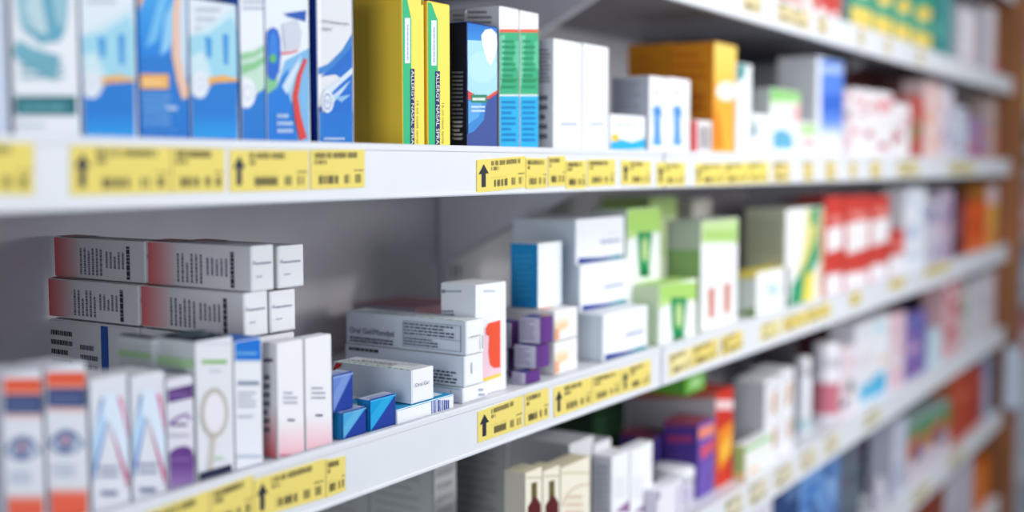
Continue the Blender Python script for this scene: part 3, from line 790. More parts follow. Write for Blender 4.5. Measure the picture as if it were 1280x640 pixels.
# pink stack deeper in the shelf
YS = .062
def pinkbox(lab, p0, p1, pt, base, bk=None, like=None, Y=YS, dz=0):
    kw = dict(Y=Y, bk=bk)
    pr = [('S', 'G', 0, 0, .32, 1, (216, 100, 104), (214, 214, 218), 'u', 14),
          ('S', 'L', .29, .1, .56, .88, 6, (116, 118, 130), .85, True), ('S', 'L', .58, .3, .80, .88, 5, (116, 118, 130), .7, True), ('S', 'L', .80, .06, .87, .88, 1, (54, 56, 70), .97, True),
          ('F', 'L', .18, .57, .92, .66, 1, (158, 160, 180), .9), ('F', 'L', .2, .29, .46, .36, 1, (176, 180, 194), .9), ('F', 'R', .08, .6, .14, .68, (190, 180, 210)),
          ('T', 'G', 0, .7, 1, 1, (222, 222, 226), (226, 96, 90), 'v', 10)]
    kws = dict(front=(244, 246, 250), side=(214, 214, 218), top=(222, 222, 226), flap='f', prints=pr)
    if like:
        return C_('medicine_carton', lab, 'stack of pink-ended cartons', p0, p1, pt, base, Y=like['y1'] + .003, X0=like['x0'] - .001, X1=like['x1'] - .001, dep=like['d'], h=like['h'], **kws)
    return C_('medicine_carton', lab, 'stack of pink-ended cartons', p0, p1, pt, base, **kw, **kws)
ztop2 = atY(304, 367, YS).z          # top of the lower row
zbot2 = atY(304, 423, YS).z
b2 = pinkbox('pink-ended white carton, lower row of the stack, front one with its flank in view', 304, 334.5, 367, zbot2, bk=176)
b3 = pinkbox('pink-ended white carton, lower row of the stack, front end beside the lit wall', 337, 369, 365, zbot2, bk=214)
b2b = pinkbox('pink-ended white carton, lower row of the stack, deepest against the back panel', 0, 0, 0, zbot2, like=b2)
t2 = pinkbox('pink-ended white carton, top row of the stack, front one with its flank in view', 313, 342, 308, ztop2, bk=184)
t3 = pinkbox('pink-ended white carton, top row of the stack, farthest along the shelf', 347, 379.5, 308, ztop2, bk=224)
t2b = pinkbox('pink-ended white carton, top row of the stack, deepest against the back panel', 0, 0, 0, ztop2, like=t2)
# what the stack stands on
hh = zbot2 - .001 - SB
for lab, Y, dep, x1 in (('large white carton carrying the pink-ended stack, behind the pink-footed cartons', b2['y0'], .118, b3['x1']), ('white carton with rows of black print at the back, below the pink-ended stack', b2b['y0'], .118, b3['x1'])):
    C_('medicine_carton', lab, 'cartons under the pink-ended stack', 300, 330, 425, SB, Y=Y + .001, X0=b2['x0'] - .001, X1=x1, dep=dep, h=hh - .0012, front=(236, 238, 242), side=(206, 206, 210), prints=[
        ('S', 'L', .02, .42, .3, .92, 5, (70, 72, 84), .9), ('S', 'R', .60, .3, .68, 1, (40, 84, 160)), ('S', 'L', .36, .5, .58, .8, 3, (110, 110, 120), .9)])
# small blue cartons
def bluebox(lab, p0, p1, pt, base, Y, bk=None, dep=.07, light=(0, 158, 222), rz=0):
    return C_('medicine_carton', lab, 'small blue cartons', p0, p1, pt, base, Y=Y, bk=bk, dep=dep, rz=rz, front=(28, 62, 158), side=(16, 118, 176), top=(206, 214, 236), flap='f', prints=[
        ('F', 'P', [(0, 0), (0, 1), (1, 1)], light), ('F', 'P', [(0, 0), (.0, .45), (.55, 1), (.9, 1)], lerp(light, (255, 255, 255), .14)),
        ('F', 'R', 0, .93, 1, 1, lerp(light, (255, 255, 255), .3)), ('T', 'R', 0, .0, 1, .12, (120, 160, 220)), ('T', 'L', .1, .2, .9, .6, 3, (160, 176, 214), .9)])
bl1 = bluebox('small cyan and blue carton at the bottom, below the upper blue one', 427, 458, 516, SB, .018, bk=412, light=(70, 170, 222))
bl2 = bluebox('small cyan and blue carton standing alone beside the low bar-code carton', 461, 495, 500, SB, .018, bk=446)
bl3 = bluebox('small royal blue carton lying on top of another blue carton', 414, 441.5, 470, bl1['z1'], .020, bk=395, light=(100, 136, 212))
# low bar-code carton with the oral gel carton lying on it
lb = C_('medicine_carton', 'low white carton with a cyan top and a blue bar code', GB, 496.5, 567.5, 512, SB, Y=.016, dep=.062, front=(244, 246, 250), side=(220, 226, 234), top=(40, 164, 220), flap=None, prints=[
    ('F', 'R', 0, .9, 1, 1, (60, 170, 222)), ('f', 'B', 539, 520, 562, 500, 9, (60, 84, 176)), ('T', 'P', [(.55, .1), (.9, .1), (.95, .5), (.6, .5)], (240, 246, 250))])
def gelbox(lab, p0, p1, pt, base, Y, bk=None, prints=(), rz=0, dep=.12, h=None):
    return C_('oral_gel_carton', lab, 'oral gel cartons', p0, p1, pt, base, Y=Y, bk=bk, dep=dep, rz=rz, h=h, front=(244, 246, 249), side=(206, 214, 226), top=(236, 240, 244), flap='f', prints=list(prints), bevel=.0007)  # flank of the white card greyed to imitate its shaded side
dash = [('T', 'R', 0, .03 + .075 * k, .07 + .02 * (k % 2), .03 + .075 * k + .05, (40, 178, 128)) for k in range(13)]
gelbox('oral gel carton with a blank shaded grey flank, lying across the low bar-code carton', 514, 542, 463.5, lb['z1'], .0175, bk=417, prints=dash + [
    ('F', 'X', 'Oral Gel', (.1, .5), (.72, .5), (.1, .61), (110, 116, 150)),
    ('T', 'L', .2, .3, .5, .95, 3, (60, 62, 76), .95, True), ('T', 'L', .6, .1, .9, .9, 4, (180, 184, 196), .9, True), ('S', 'P', [(.0, .72), (.05, .98), (.13, .98), (.10, .86)], (196, 44, 40)), ('S', 'L', 0, .62, .05, .84, 1, (40, 40, 50))], dep=.12)
zg3 = atY(581, 484.5, .02).z
zg2 = atY(581, 445.5, .02).z
g3 = gelbox('oral gel carton at the bottom of the stack, mostly hidden by the bar-code carton', 578, 610, 486, SB, .02, bk=440, h=zg3 - SB - .0003, prints=[
    ('f', 'L', 597, 502, 606, 484, 3, (170, 178, 200), .9), ('S', 'R', .02, .88, .98, .94, (90, 170, 180)), ('S', 'R', .9, .1, .905, .8, (110, 116, 130))])
g2 = gelbox('oral gel carton in the middle of the stack, dense text on its flank', 580, 604, 446, zg3, .02, bk=432, h=zg2 - zg3 - .0003, prints=[
    ('S', 'L', .03, .76, .30, .98, 1, (40, 42, 54), .97), ('S', 'L', .46, .06, .96, .5, 4, (54, 58, 74), .97), ('S', 'R', 0, 0, 1, .03, (120, 176, 190)), ('F', 'L', .3, .4, .4, .8, 1, (150, 154, 170), .9, True)])
g1 = gelbox('oral gel carton on top of the stack, boxed small print and green dashes', 582, 605, 402, zg2, .02, bk=433, prints=dash + [
    ('S', 'X', 'Oral Gel/Mondjel', (.035, .29), (.42, .29), (.035, .52), (34, 38, 60)),
    ('S', 'L', .035, .06, .42, .25, 2, (46, 50, 66), .98),
    ('S', 'R', .50, .10, .97, .11, (70, 76, 92)), ('S', 'R', .50, .86, .97, .87, (70, 76, 92)), ('S', 'R', .50, .42, .97, .43, (70, 76, 92)), ('S', 'R', .50, .10, .5035, .87, (70, 76, 92)), ('S', 'R', .9665, .10, .97, .87, (70, 76, 92)),
    ('S', 'L', .51, .46, .96, .84, 4, (86, 92, 110), .9), ('S', 'L', .51, .14, .80, .40, 3, (86, 92, 110), .95),
    ('F', 'L', .15, .5, .7, .58, 1, (170, 174, 186), .95), ('F', 'L', .75, .12, .85, .55, 1, (110, 114, 128), .9, True)])
speck('dull red and grey carton lying deep behind the oral gel stack', 520, 580, 386, SB, (176, 130, 138), [(190, 70, 80), (120, 110, 140)], GB, Y=.175, dep=.09, n=5, side=(150, 146, 158))
# white carton with red print
C_('medicine_carton', 'tall white carton with an orange-red blot framed in pink and yellow', GB, 594.5, 633, 357, SB, Y=.0285, bk=551, rz=-4, front=(246, 248, 251), side=(222, 227, 235), top=(240, 242, 244), prints=[
    ('f', 'P', [(600, 412), (626, 400), (626, 466), (600, 474)], (246, 210, 224)), ('f', 'P', [(600, 474), (626, 466), (626, 470), (600, 479)], (246, 214, 80)), ('f', 'P', [(601, 420), (603, 420), (603, 474), (601, 476)], (246, 224, 120)),
    ('f', 'P', [(607, 410), (610, 404), (625, 400), (625, 459), (617, 460), (612, 456), (610, 440), (611, 420), (607, 418)], (244, 88, 56)),
    ('f', 'L', 604, 366, 620, 361, 1, (206, 212, 224)), ('s', 'L', 552, 366, 580, 362, 1, (150, 158, 174), .9), ('s', 'L', 552, 399, 570, 387, 3, (96, 102, 116), .9), ('s', 'E', 555, 364, 2, 2.4, (120, 128, 146))])
# purple cartons
pz = [atY(675, 397, .02).z, atY(671, 432, .02).z, atY(659, 465, .02).z]
def purplebox(lab, p0, p1, z1, z0, bk, dark=False, Y=.02, dep=None):
    return C_('medicine_carton', lab, 'small purple cartons', p0, p1, 430, z0, Y=Y, bk=bk, dep=dep or .03, h=z1 - z0 - .0006, front=(102, 56, 138), side=(196, 192, 212), top=(58, 62, 138), flap='f', prints=[
        ('S', 'L', .06, .12, .76, .92, 7, (120, 112, 146), .95), ('F', 'R', 0, 0, .06, 1, (140, 100, 170)), ('F', 'G', .06, 0, 1, 1, (92, 48, 128), (110, 62, 146), 'u', 5), ('T', 'R', .6, 0, 1, .4, (226, 140, 110))])
purplebox('small purple carton on top, its striped white flank in view, beside the orange-marked cartons', 675, 690, pz[0], pz[1], 650)
purplebox('small purple carton, middle one of the three with striped white flanks', 670, 686, pz[1], pz[2], 643)
purplebox('small purple carton, lowest of the three with striped white flanks', 657, 675, pz[2], SB, 640)
qz = [atY(636, 404, .05).z, atY(636, 438, .05).z, atY(636, 468, .05).z]
for i, l in enumerate(('small purple carton half hidden behind the red-blot carton, topmost of its pile', 'small dark purple carton half hidden behind the red-blot carton, middle of its pile', 'small dark purple carton half hidden behind the red-blot carton, bottom of its pile')):
    z1, z0 = qz[i], (qz[i + 1] if i < 2 else SB)
    C_('medicine_carton', l, 'small purple cartons', 634.5, 649 - 5 * min(i, 1) - 2 * max(0, i - 1), 430, z0, Y=.056, dep=.03, h=z1 - z0 - .0006, front=(98, 54, 134) if i == 0 else (66, 34, 96), side=(214, 214, 226), top=(58, 62, 138), flap='f', prints=[('F', 'R', 0, 0, .25, 1, (216, 214, 228) if i == 0 else (74, 40, 104)), ('F', 'R', .4, .3, .8, .7, (112, 66, 148) if i == 0 else (80, 46, 112))])
# orange-marked white pair + blue-flanked carton on it
zo = atY(700, 427, .022).z
def orangemark(lab, pt, z0, h=None):
    return C_('medicine_carton', lab, 'white cartons with an orange mark', 692.5, 722, pt, z0, Y=.024, dep=.065, h=h, front=(246, 246, 246), side=(230, 226, 226), top=(238, 238, 242), flap='f', prints=[
        ('F', 'P', [(0, .1), (.25, .3), (.62, .38), (.62, .66), (.2, .74), (0, .6)], (250, 236, 212)), ('F', 'P', [(0, .16), (.3, .34), (.55, .42), (.5, .6), (.1, .58)], (244, 216, 176)), ('F', 'P', [(0, 0), (.2, .1), (.14, .4), (0, .44)], (244, 170, 130)), ('T', 'R', .05, .2, .5, .5, (240, 180, 160))])
o1 = orangemark('white carton with an orange mark, the lower of two beside the purple cartons', 427, SB, zo - SB - .0006)
o2 = orangemark('white carton with an orange mark, the upper one, carrying the blue-flanked carton', 389, zo)
C_('medicine_carton', 'white carton with a bright blue flank standing on the orange-marked pair', GB, 672.5, 702.5, 305, o2['z1'], Y=.046, bk=638, front=(244, 248, 251), side=(26, 138, 198), top=(224, 226, 230), prints=[('s', 'L', 644, 372, 668, 316, 8, (60, 156, 208), .9), ('F', 'R', .85, 0, 1, 1, (226, 236, 244))])
# three white cartons with blue line
def blueline(lab, pt, z0, Y, h=None, bk=None, x=None, p=(753.5, 809.5)):
    return C_('medicine_carton', lab, 'stacked white cartons with a blue line', p[0], p[1], pt, z0, Y=Y, h=h, dep=.085, X0=x, X1=(x + .118) if x else None, front=(246, 248, 252), side=(212, 221, 230), top=(232, 236, 240), flap='f', prints=[
        ('F', 'P', [(.04, .02), (.96, .02), (.96, .10), (.5, .10), (.04, .15)], (36, 62, 148)), ('F', 'P', [(.55, .02), (.97, .02), (.97, .10), (.75, .11)], (30, 140, 160)), ('F', 'L', .48, .38, .92, .52, 1, (168, 176, 206), .97), ('F', 'L', .6, .6, .9, .66, 1, (226, 230, 238))])
w1 = blueline('white carton with a blue line along its foot, lowest of the stack of three', 394, SB, .02)
xw = w1['x0']
z2 = atY(724, 332, .05).z
w2 = blueline('white carton with a blue line along its foot, middle of the stack of three', 332, w1['z1'], .05, x=xw, h=z2 - w1['z1'])
w3 = blueline('white carton with a blue line along its foot, on top of the stack of three', 272, w2['z1'], .053, x=xw - .004)
# lime and green cartons
def lime(lab, p0, p1, pt, Y, dep, cap, tube, side, extra=(), bk=None):
    s = p1 - p0
    return C_('medicine_carton', lab, 'lime and green cartons', p0, p1, pt, SB, Y=Y, dep=dep, bk=bk, front=(240, 244, 242), side=side, top=(176, 216, 120), prints=[
        ('f', 'R', p0, pt + cap, p1, pt - 4, (172, 214, 112)), ('f', 'P', [(p0, pt + cap), (p1 - s * .3, pt + cap - 2), (p0, pt + cap + 10)], (190, 222, 140)),
        ('f', 'P', [(p0 + s * .3, tube), (p0 + s * .74, tube), (p0 + s * .66, tube + 42), (p0 + s * .58, tube + 56), (p0 + s * .40, tube + 56), (p0 + s * .34, tube + 40)], (20, 146, 84)),
        ('f', 'E', p0 + s * .52, tube + 22, s * .1, 16, (190, 214, 150)), ('f', 'R', p0 + s * .36, tube + 56, p0 + s * .66, tube + 46, (10, 116, 64))] + list(extra))
lime('lime-headed carton with a green tube picture, standing behind the blue-line stack', 784, 826, 262, .055, .05, 28, 290, (206, 216, 206))
C_('medicine_carton', 'pale lime carton deepest in the shelf behind the green tube cartons', 'lime and green cartons', 812, 846, 248, SB, Y=.15, dep=.08, front=(206, 226, 170), side=(176, 204, 126), prints=[('F', 'R', 0, .86, 1, 1, (190, 220, 140)), ('F', 'R', .1, .3, .9, .5, (226, 236, 206))])
C_('medicine_carton', 'beige-white carton deep under the upper shelf, behind the lime cartons', GB, 866, 890, 250, SB, Y=.15, dep=.06, front=(226, 222, 214), side=(206, 202, 196), prints=[('F', 'R', .2, .6, .8, .8, (206, 200, 196))])
lime('short lime-headed carton with a green tube picture, in front of the red-bar carton', 824, 871, 357, .02, .035, 18, 372, (200, 216, 180))
C_('medicine_carton', 'white carton with a lime head and two reddish bars low on its front', 'lime and green cartons', 877, 923, 277, SB, Y=.03, bk=833, front=(244, 246, 248), side=(196, 208, 186), top=(214, 224, 206), prints=[
    ('f', 'R', 877, 304, 923, 274, (194, 222, 156)), ('f', 'R', 880, 300, 920, 288, (172, 210, 120)), ('f', 'L', 884, 346, 916, 316, 3, (226, 230, 234)),
    ('f', 'P', [(885, 362), (893, 358), (893, 396), (886, 400)], (204, 124, 106)), ('f', 'P', [(905, 356), (913, 352), (912, 390), (905, 394)], (204, 124, 106)),
    ('s', 'R', 830, 352, 876, 312, (150, 190, 116)), ('s', 'R', 830, 360, 876, 350, (176, 210, 130))])
C_('medicine_carton', 'low white carton with a yellow top band, before the tall green and yellow carton', GB, 946, 986, 341, SB, Y=.02, bk=920, front=(242, 245, 247), side=(216, 222, 220), top=(240, 218, 80), prints=[
    ('f', 'E', 966, 362, 8, 9, (200, 222, 222)), ('f', 'L', 952, 384, 980, 378, 1, (206, 216, 210)), ('s', 'R', 918, 348, 946, 336, (236, 208, 66)), ('s', 'P', [(918, 392), (946, 384), (946, 398), (918, 402)], (120, 150, 60))])
C_('medicine_carton', 'tall white, green and yellow carton with an olive-grey flank', GB, 983, 1030, 262, SB, Y=.02, bk=932, front=(242, 244, 244), side=(176, 178, 158), top=(206, 206, 196), prints=[
    ('f', 'P', [(1008, 262), (1024, 262), (1020, 300), (1010, 330), (996, 372), (988, 372), (1000, 330), (1006, 300)], (226, 218, 130)),
    ('f', 'P', [(1014, 258), (1030, 258), (1030, 278), (1014, 282)], (60, 160, 120)), ('f', 'P', [(1022, 278), (1030, 276), (1030, 310), (1010, 350), (1004, 382), (986, 384), (990, 356), (1008, 330), (1018, 300)], (44, 156, 112)),
    ('f', 'P', [(1006, 344), (1018, 336), (1016, 382), (1002, 386)], (240, 222, 90)), ('f', 'R', 1024, 380, 1030, 262, (232, 196, 160)),
    ('s', 'L', 936, 320, 976, 272, 7, (150, 152, 132), .95)])
# red and white cartons
GR = 'red and white cartons on the middle shelf'
def redbox(lab, p0, p1, pt, m0, m1, r0, r1):
    s = p1 - p0
    sl = -.30 * s
    return C_('medicine_carton', lab, GR, p0, p1, pt, SB, dep=.05, front=(206, 64, 54), side=(140, 34, 34), top=(176, 60, 54), prints=[
        ('f', 'P', [(p0 + s * .08, m0), (p1 - s * .04, m0 + sl * .6), (p1 - s * .04, m1 + sl), (p0 + s * .08, m1)], (244, 240, 242)),
        ('f', 'P', [(p0, r1), (p1, r1 + sl), (p1, 400), (p0, 400)], (242, 240, 246)), ('f', 'L', p0 + 2, r0 + 12, p1 - 2, r0 + 6, 1, (232, 130, 116)), ('f', 'R', p0 + s * .2, m0 - 6, p1 - s * .1, m0 - 16, (226, 130, 122))])
C_('medicine_carton', 'dark red carton deep behind the green and yellow carton', GR, 1012, 1036, 250, SB, Y=.14, dep=.06, front=(150, 36, 40), side=(132, 30, 34), prints=[('F', 'R', .1, .7, .9, .9, (190, 70, 70))])
redbox('red and white carton, narrow first one of three after the green and yellow carton', 1032, 1055, 246, 286, 316, 332, 345)
redbox('red and white carton, second of three, with a large white panel', 1056, 1087, 246, 280, 318, 330, 344)
redbox('red and white carton, third of three, with a large white panel', 1087.5, 1112, 246, 276, 308, 320, 333)
C_('medicine_carton', 'short red and white carton in front of a lilac-grey one on the middle shelf', GR, 1112.5, 1131, 290, SB, dep=.04, front=(208, 70, 60), side=(150, 40, 40), prints=[('F', 'R', 0, 0, 1, .45, (240, 238, 244)), ('F', 'R', .1, .62, .9, .74, (230, 130, 120))])
speck('lilac-grey carton standing behind the short red and white carton', 1106, 1122, 256, SB, (196, 188, 200), [(176, 166, 184), (214, 206, 214)], GR, Y=.075, dep=.05)
speck('tall white and pale blue carton after the red and white cartons', 1132.5, 1158, 236, SB, (236, 240, 248), [(206, 216, 234), (190, 206, 230)], GR, n=6)
GM = 'blurred cartons at the far end of the middle shelf'
speck('tall pale lilac carton with violet marks on the middle shelf', 1159, 1176, 252, SB, (206, 200, 216), [(170, 150, 190), (226, 220, 232), (120, 110, 160)], GM, n=6)
speck('lilac carton with a pink stripe, second of the violet-marked ones', 1176.5, 1192, 238, SB, (196, 180, 202), [(216, 150, 170), (150, 130, 176)], GM, n=6)
speck('maroon carton squeezed before the bright orange carton', 1192.5, 1207, 246, SB, (104, 40, 48), [(70, 24, 34), (140, 80, 96)], GM, n=5)
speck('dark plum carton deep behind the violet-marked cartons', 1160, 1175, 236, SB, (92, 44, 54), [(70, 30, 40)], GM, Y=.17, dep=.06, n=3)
C_('medicine_carton', 'bright orange carton near the end of the middle shelf', GM, 1207.5, 1234, 254, SB, front=(226, 88, 14), side=(150, 52, 12), dep=.06, prints=[('F', 'G', 0, 0, 1, .3, (236, 130, 80), (226, 88, 14), 'v', 5), ('F', 'R', .2, .5, .8, .6, (204, 70, 8))])
C_('medicine_carton', 'amber yellow carton with a pale pink head, last on the middle shelf', GM, 1234.5, 1247.5, 232, SB, front=(236, 178, 80), side=(190, 130, 60), dep=.06, prints=[('F', 'R', 0, .7, 1, 1, (230, 206, 214)), ('F', 'R', .2, .1, .8, .3, (240, 150, 90))])

# ================================================================== THIRD SHELF (C)
GC = 'cartons on the third shelf'
# grey-flanked cartons close to the camera
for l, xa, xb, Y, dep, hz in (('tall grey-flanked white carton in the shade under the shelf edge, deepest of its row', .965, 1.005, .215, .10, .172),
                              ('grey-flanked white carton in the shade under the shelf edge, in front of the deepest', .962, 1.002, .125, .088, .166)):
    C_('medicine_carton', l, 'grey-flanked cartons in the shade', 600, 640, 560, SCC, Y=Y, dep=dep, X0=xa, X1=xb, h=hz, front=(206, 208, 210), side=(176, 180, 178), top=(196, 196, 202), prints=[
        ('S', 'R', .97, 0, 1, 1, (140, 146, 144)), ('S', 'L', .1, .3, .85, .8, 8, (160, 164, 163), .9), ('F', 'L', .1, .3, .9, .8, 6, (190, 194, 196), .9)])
ga = C_('medicine_carton', 'white carton with a grey lined flank, behind the cream bottle cartons', 'grey-flanked cartons in the shade', 712, 742, 556, SCC, Y=.055, bk=640, front=(232, 233, 236), side=(172, 174, 176), top=(214, 214, 220), prints=[('s', 'L', 646, 640, 700, 580, 10, (140, 144, 148), .9)])
C_('medicine_carton', 'long grey-lined white carton behind the one that stands by the cream cartons', 'grey-flanked cartons in the shade', 0, 0, 556, SCC, Y=ga['y1'] + .003, X0=ga['x0'] - .006, X1=ga['x1'] - .006, dep=.312 - ga['y1'], h=ga['h'] + .008, front=(226, 228, 232), side=(172, 175, 176), top=(208, 208, 214), prints=[('S', 'L', .08, .2, .46, .9, 9, (146, 150, 152), .9), ('S', 'R', .5, 0, .505, 1, (140, 146, 146)), ('S', 'L', .55, .2, .95, .9, 9, (146, 150, 152), .9)])
C_('medicine_carton', 'white carton with a pale top, wedged between the grey-flanked and the white pair', 'grey-flanked cartons in the shade', 743, 764, 556, SCC, Y=.052, dep=.09, front=(238, 239, 242), side=(190, 192, 196), top=(216, 216, 222), prints=[('F', 'L', .1, .5, .9, .9, 5, (200, 204, 210), .9)])
def cream(lab, p0, p1, pt, full):
    s = p1 - p0
    pr = [('f', 'R', p0 + 1, pt + 6, p1 - 1, pt + 4, (206, 196, 160))]
    if full != 2:
        pr += [('f', 'P', [(p0 + s * .34, pt + 12), (p0 + s * .66, pt + 10), (p0 + s * .66, pt + 30), (p0 + s * .9, pt + 38), (p0 + s * .9, 700), (p0 + s * .12, 700), (p0 + s * .12, pt + 42), (p0 + s * .34, pt + 34)], (92, 30, 34)),
               ('f', 'P', [(p0 + s * .34, pt + 12), (p0 + s * .66, pt + 10), (p0 + s * .66, pt + 28), (p0 + s * .34, pt + 32)], (104, 92, 50))]
    else:
        pr += [('f', 'S', [(p0 + 1, pt + 46), (p0 + 9, pt + 30), (p0 + 20, pt + 22), (p1, pt + 18)], .0014, .0008, (176, 130, 96)), ('f', 'L', p0 + 5, pt + 58, p1 - 6, pt + 30, 3, (238, 216, 196), .9)]
    return C_('medicine_carton', lab, 'cream cartons', p0, p1, pt, SCC, Y=.018, dep=.026, front=(242, 236, 218), side=(196, 190, 176), top=(226, 216, 186), prints=pr)
cream('cream carton with a brown bottle picture, closest to the camera', 657, 678, 592, 0)
cream('cream carton with a brown bottle picture, next to the swirl-marked one', 679, 700, 590, 1)
cream('cream carton with a thin brown swirl on its front', 701, 738, 586, 2)
for l, p0, p1, pt, bk in (('white carton with a grey text flank beside the cream cartons', 765, 787, 572, 741), ('white carton standing right before the white capped jar', 788, 816, 564, 770)):
    C_('medicine_carton', l, 'white pair on the third shelf', p0, p1, pt, SCC, Y=.024, bk=bk, front=(244, 246, 249), side=(186, 188, 196), top=(240, 241, 246), prints=[
        ('f', 'L', p0 + 3, 622, p1 - 3, 596, 4, (230, 233, 240), .9), ('s', 'L', p0 - 20, 640, p0 - 3, 580, 8, (140, 144, 156), .9), ('f', 'P', [(p0 + 4, 640), (p1, 624), (p1, 640)], (150, 110, 160))])
C_('medicine_carton', 'small white and purple carton standing in front of the capped jar', GC, 822, 853, 614, SCC, Y=.006, dep=.02, front=(236, 234, 244), side=(204, 200, 214), prints=[('F', 'R', .0, .8, .08, 1, (120, 80, 150)), ('F', 'R', .75, .1, .9, .9, (206, 196, 222))])
bottle('pill_jar', 'white round jar with a broad white cap beside the purple cartons', GC, 816, 868, 582, SCC, .030, (224, 222, 236), (244, 246, 250), .34, 1.0, cat='jar', band=(.08, .52, (206, 198, 224)))
# purple and red cartons
C_('medicine_carton', 'purple carton with red lettering and orange front marks', 'purple cartons on the third shelf', 873, 893, 531, SCC, Y=.03, bk=829, front=(108, 84, 176), side=(78, 54, 142), top=(150, 70, 90), prints=[
    ('f', 'P', [(873, 536), (893, 528), (893, 542), (873, 550)], (236, 140, 120)), ('f', 'P', [(875, 560), (893, 548), (893, 560), (877, 576)], (214, 84, 110)), ('f', 'P', [(874, 630), (893, 612), (893, 625), (874, 640)], (240, 110, 70)),
    ('f', 'S', [(876, 606), (882, 588), (893, 574)], .004, .002, (140, 120, 200)), ('s', 'L', 834, 556, 868, 540, 1, (176, 60, 110), .95), ('s', 'L', 834, 624, 868, 566, 6, (94, 72, 158), .9), ('s', 'R', 829, 533, 873, 527, (150, 66, 96))])
C_('medicine_carton', 'purple carton with red lettering standing deeper, behind the first purple one', 'purple cartons on the third shelf', 873, 893, 531, SCC, Y=.087, dep=.055, X0=1.4135, X1=1.459, h=.082, front=(96, 74, 164), side=(70, 50, 132), top=(140, 66, 90), prints=[('S', 'L', .1, .72, .9, .86, 1, (160, 52, 104), .95), ('S', 'L', .1, .1, .9, .6, 6, (86, 66, 150), .9), ('S', 'R', 0, .94, 1, 1, (140, 60, 92))])
C_('medicine_carton', 'red and yellow carton with a pale flap, next to the purple cartons', GC, 895, 917, 492, SCC, Y=.03, bk=782, front=(206, 52, 38), side=(190, 184, 194), top=(196, 60, 40), prints=[
    ('f', 'R', 895, 512, 917, 500, (240, 206, 206)), ('f', 'P', [(897, 540), (917, 524), (917, 560), (900, 590), (897, 580)], (238, 140, 40)), ('f', 'P', [(900, 560), (914, 540), (912, 566), (902, 580)], (246, 190, 70)), ('s', 'R', 782, 498, 895, 486, (190, 90, 70))])
C_('medicine_carton', 'bright green carton lying on the red and yellow carton, under the shelf edge', GC, 876, 910, 462, atY(876, 488, .05).z, Y=.05, dep=.08, front=(122, 196, 84), side=(96, 170, 60), flap='f', prints=[('F', 'E', .5, .5, .3, .26, (176, 224, 150)), ('F', 'R', 0, 0, 1, .1, (80, 150, 50))], X0=1.428, X1=1.492)
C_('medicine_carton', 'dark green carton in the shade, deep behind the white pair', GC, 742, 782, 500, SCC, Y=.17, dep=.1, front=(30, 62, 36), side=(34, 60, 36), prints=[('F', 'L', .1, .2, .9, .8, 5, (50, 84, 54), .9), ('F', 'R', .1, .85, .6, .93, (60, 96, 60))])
G3 = 'blurred cartons on the third shelf'
C_('medicine_carton', 'white carton with a grey flank, just past the red and yellow carton', G3, 938, 956, 486, SCC, Y=.075, bk=905, front=(232, 232, 236), side=(172, 172, 178), prints=[('F', 'R', .1, .5, .9, .62, (206, 206, 214)), ('S', 'L', .2, .3, .9, .8, 5, (146, 146, 154), .9)])
C_('medicine_carton', 'small white carton with a green stripe and a green flank', G3, 932, 966, 558, SCC, Y=.012, bk=917, front=(240, 242, 240), side=(166, 204, 132), top=(244, 246, 246), prints=[('F', 'R', 0, .82, 1, .94, (140, 200, 110)), ('F', 'R', .1, .1, .5, .25, (240, 206, 180)), ('S', 'R', 0, 0, 1, .2, (236, 210, 140))])
for i, (l, p0, p1, pt) in enumerate((('white carton with a thin brown figure, first of two standing together', 957, 975, 478), ('white carton with a thin brown figure, second of two, beside the white bottle', 976, 993, 466))):
    C_('medicine_carton', l, G3, p0, p1, pt, SCC, Y=.02, dep=.05, front=(238, 238, 242), side=(200, 200, 206), prints=[('F', 'P', [(.55, .12), (.8, .18), (.85, .4), (.6, .38)], (206, 150, 120)), ('F', 'P', [(.4, .55), (.75, .6), (.8, .85), (.5, .82)], (206, 156, 126)), ('F', 'R', .1, .9, .8, .95, (210, 214, 222))])
bottle('lotion_bottle', 'white bottle with a teal-tinted foot standing past the brown-figure cartons', G3, 993.5, 1015, 446, SCC, .03, (240, 242, 248), (244, 244, 248), .24, .85, band=(.05, .2, (190, 216, 222)))
bottle('pill_bottle', 'white capped bottle with a dusty red square label', G3, 1016, 1050, 428, SCC, .02, (236, 232, 240), (244, 242, 248), .3, .9, band=(.1, .5, (204, 118, 134)))
speck('pale pink carton with a dark teal foot between the red-label bottle and the cyan-footed carton', 1052, 1069, 438, SCC, (236, 222, 230), [(70, 110, 110), (226, 190, 204)], G3, n=5)
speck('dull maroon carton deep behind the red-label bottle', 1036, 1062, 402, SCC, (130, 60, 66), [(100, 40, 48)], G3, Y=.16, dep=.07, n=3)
C_('medicine_carton', 'tall white carton with a cyan foot, first of the far white cartons', G3, 1070, 1092, 408, SCC, front=(234, 234, 240), side=(200, 200, 208), prints=[('F', 'R', .3, .06, 1, .26, (90, 190, 228)), ('F', 'R', .1, .5, .9, .6, (226, 216, 222)), ('F', 'R', .1, .85, .9, .92, (214, 222, 232))])
C_('medicine_carton', 'tall white carton with a cyan block and orange specks, second of the far ones', G3, 1092.5, 1113, 400, SCC, front=(238, 240, 246), side=(200, 204, 212), prints=[('F', 'R', 0, .04, .8, .3, (70, 180, 226)), ('F', 'E', .6, .45, .2, .06, (240, 200, 180)), ('F', 'R', .1, .8, .7, .95, (200, 226, 240))])
speck('pink and white carton before the blue and purple carton', 1113.5, 1132, 396, SCC, (230, 196, 208), [(216, 150, 170), (238, 222, 230)], G3, n=5)
speck('blue and purple mottled carton on the third shelf', 1132.5, 1159, 398, SCC, (120, 110, 180), [(70, 110, 180), (150, 90, 160), (96, 80, 160), (200, 160, 200)], G3, n=8)
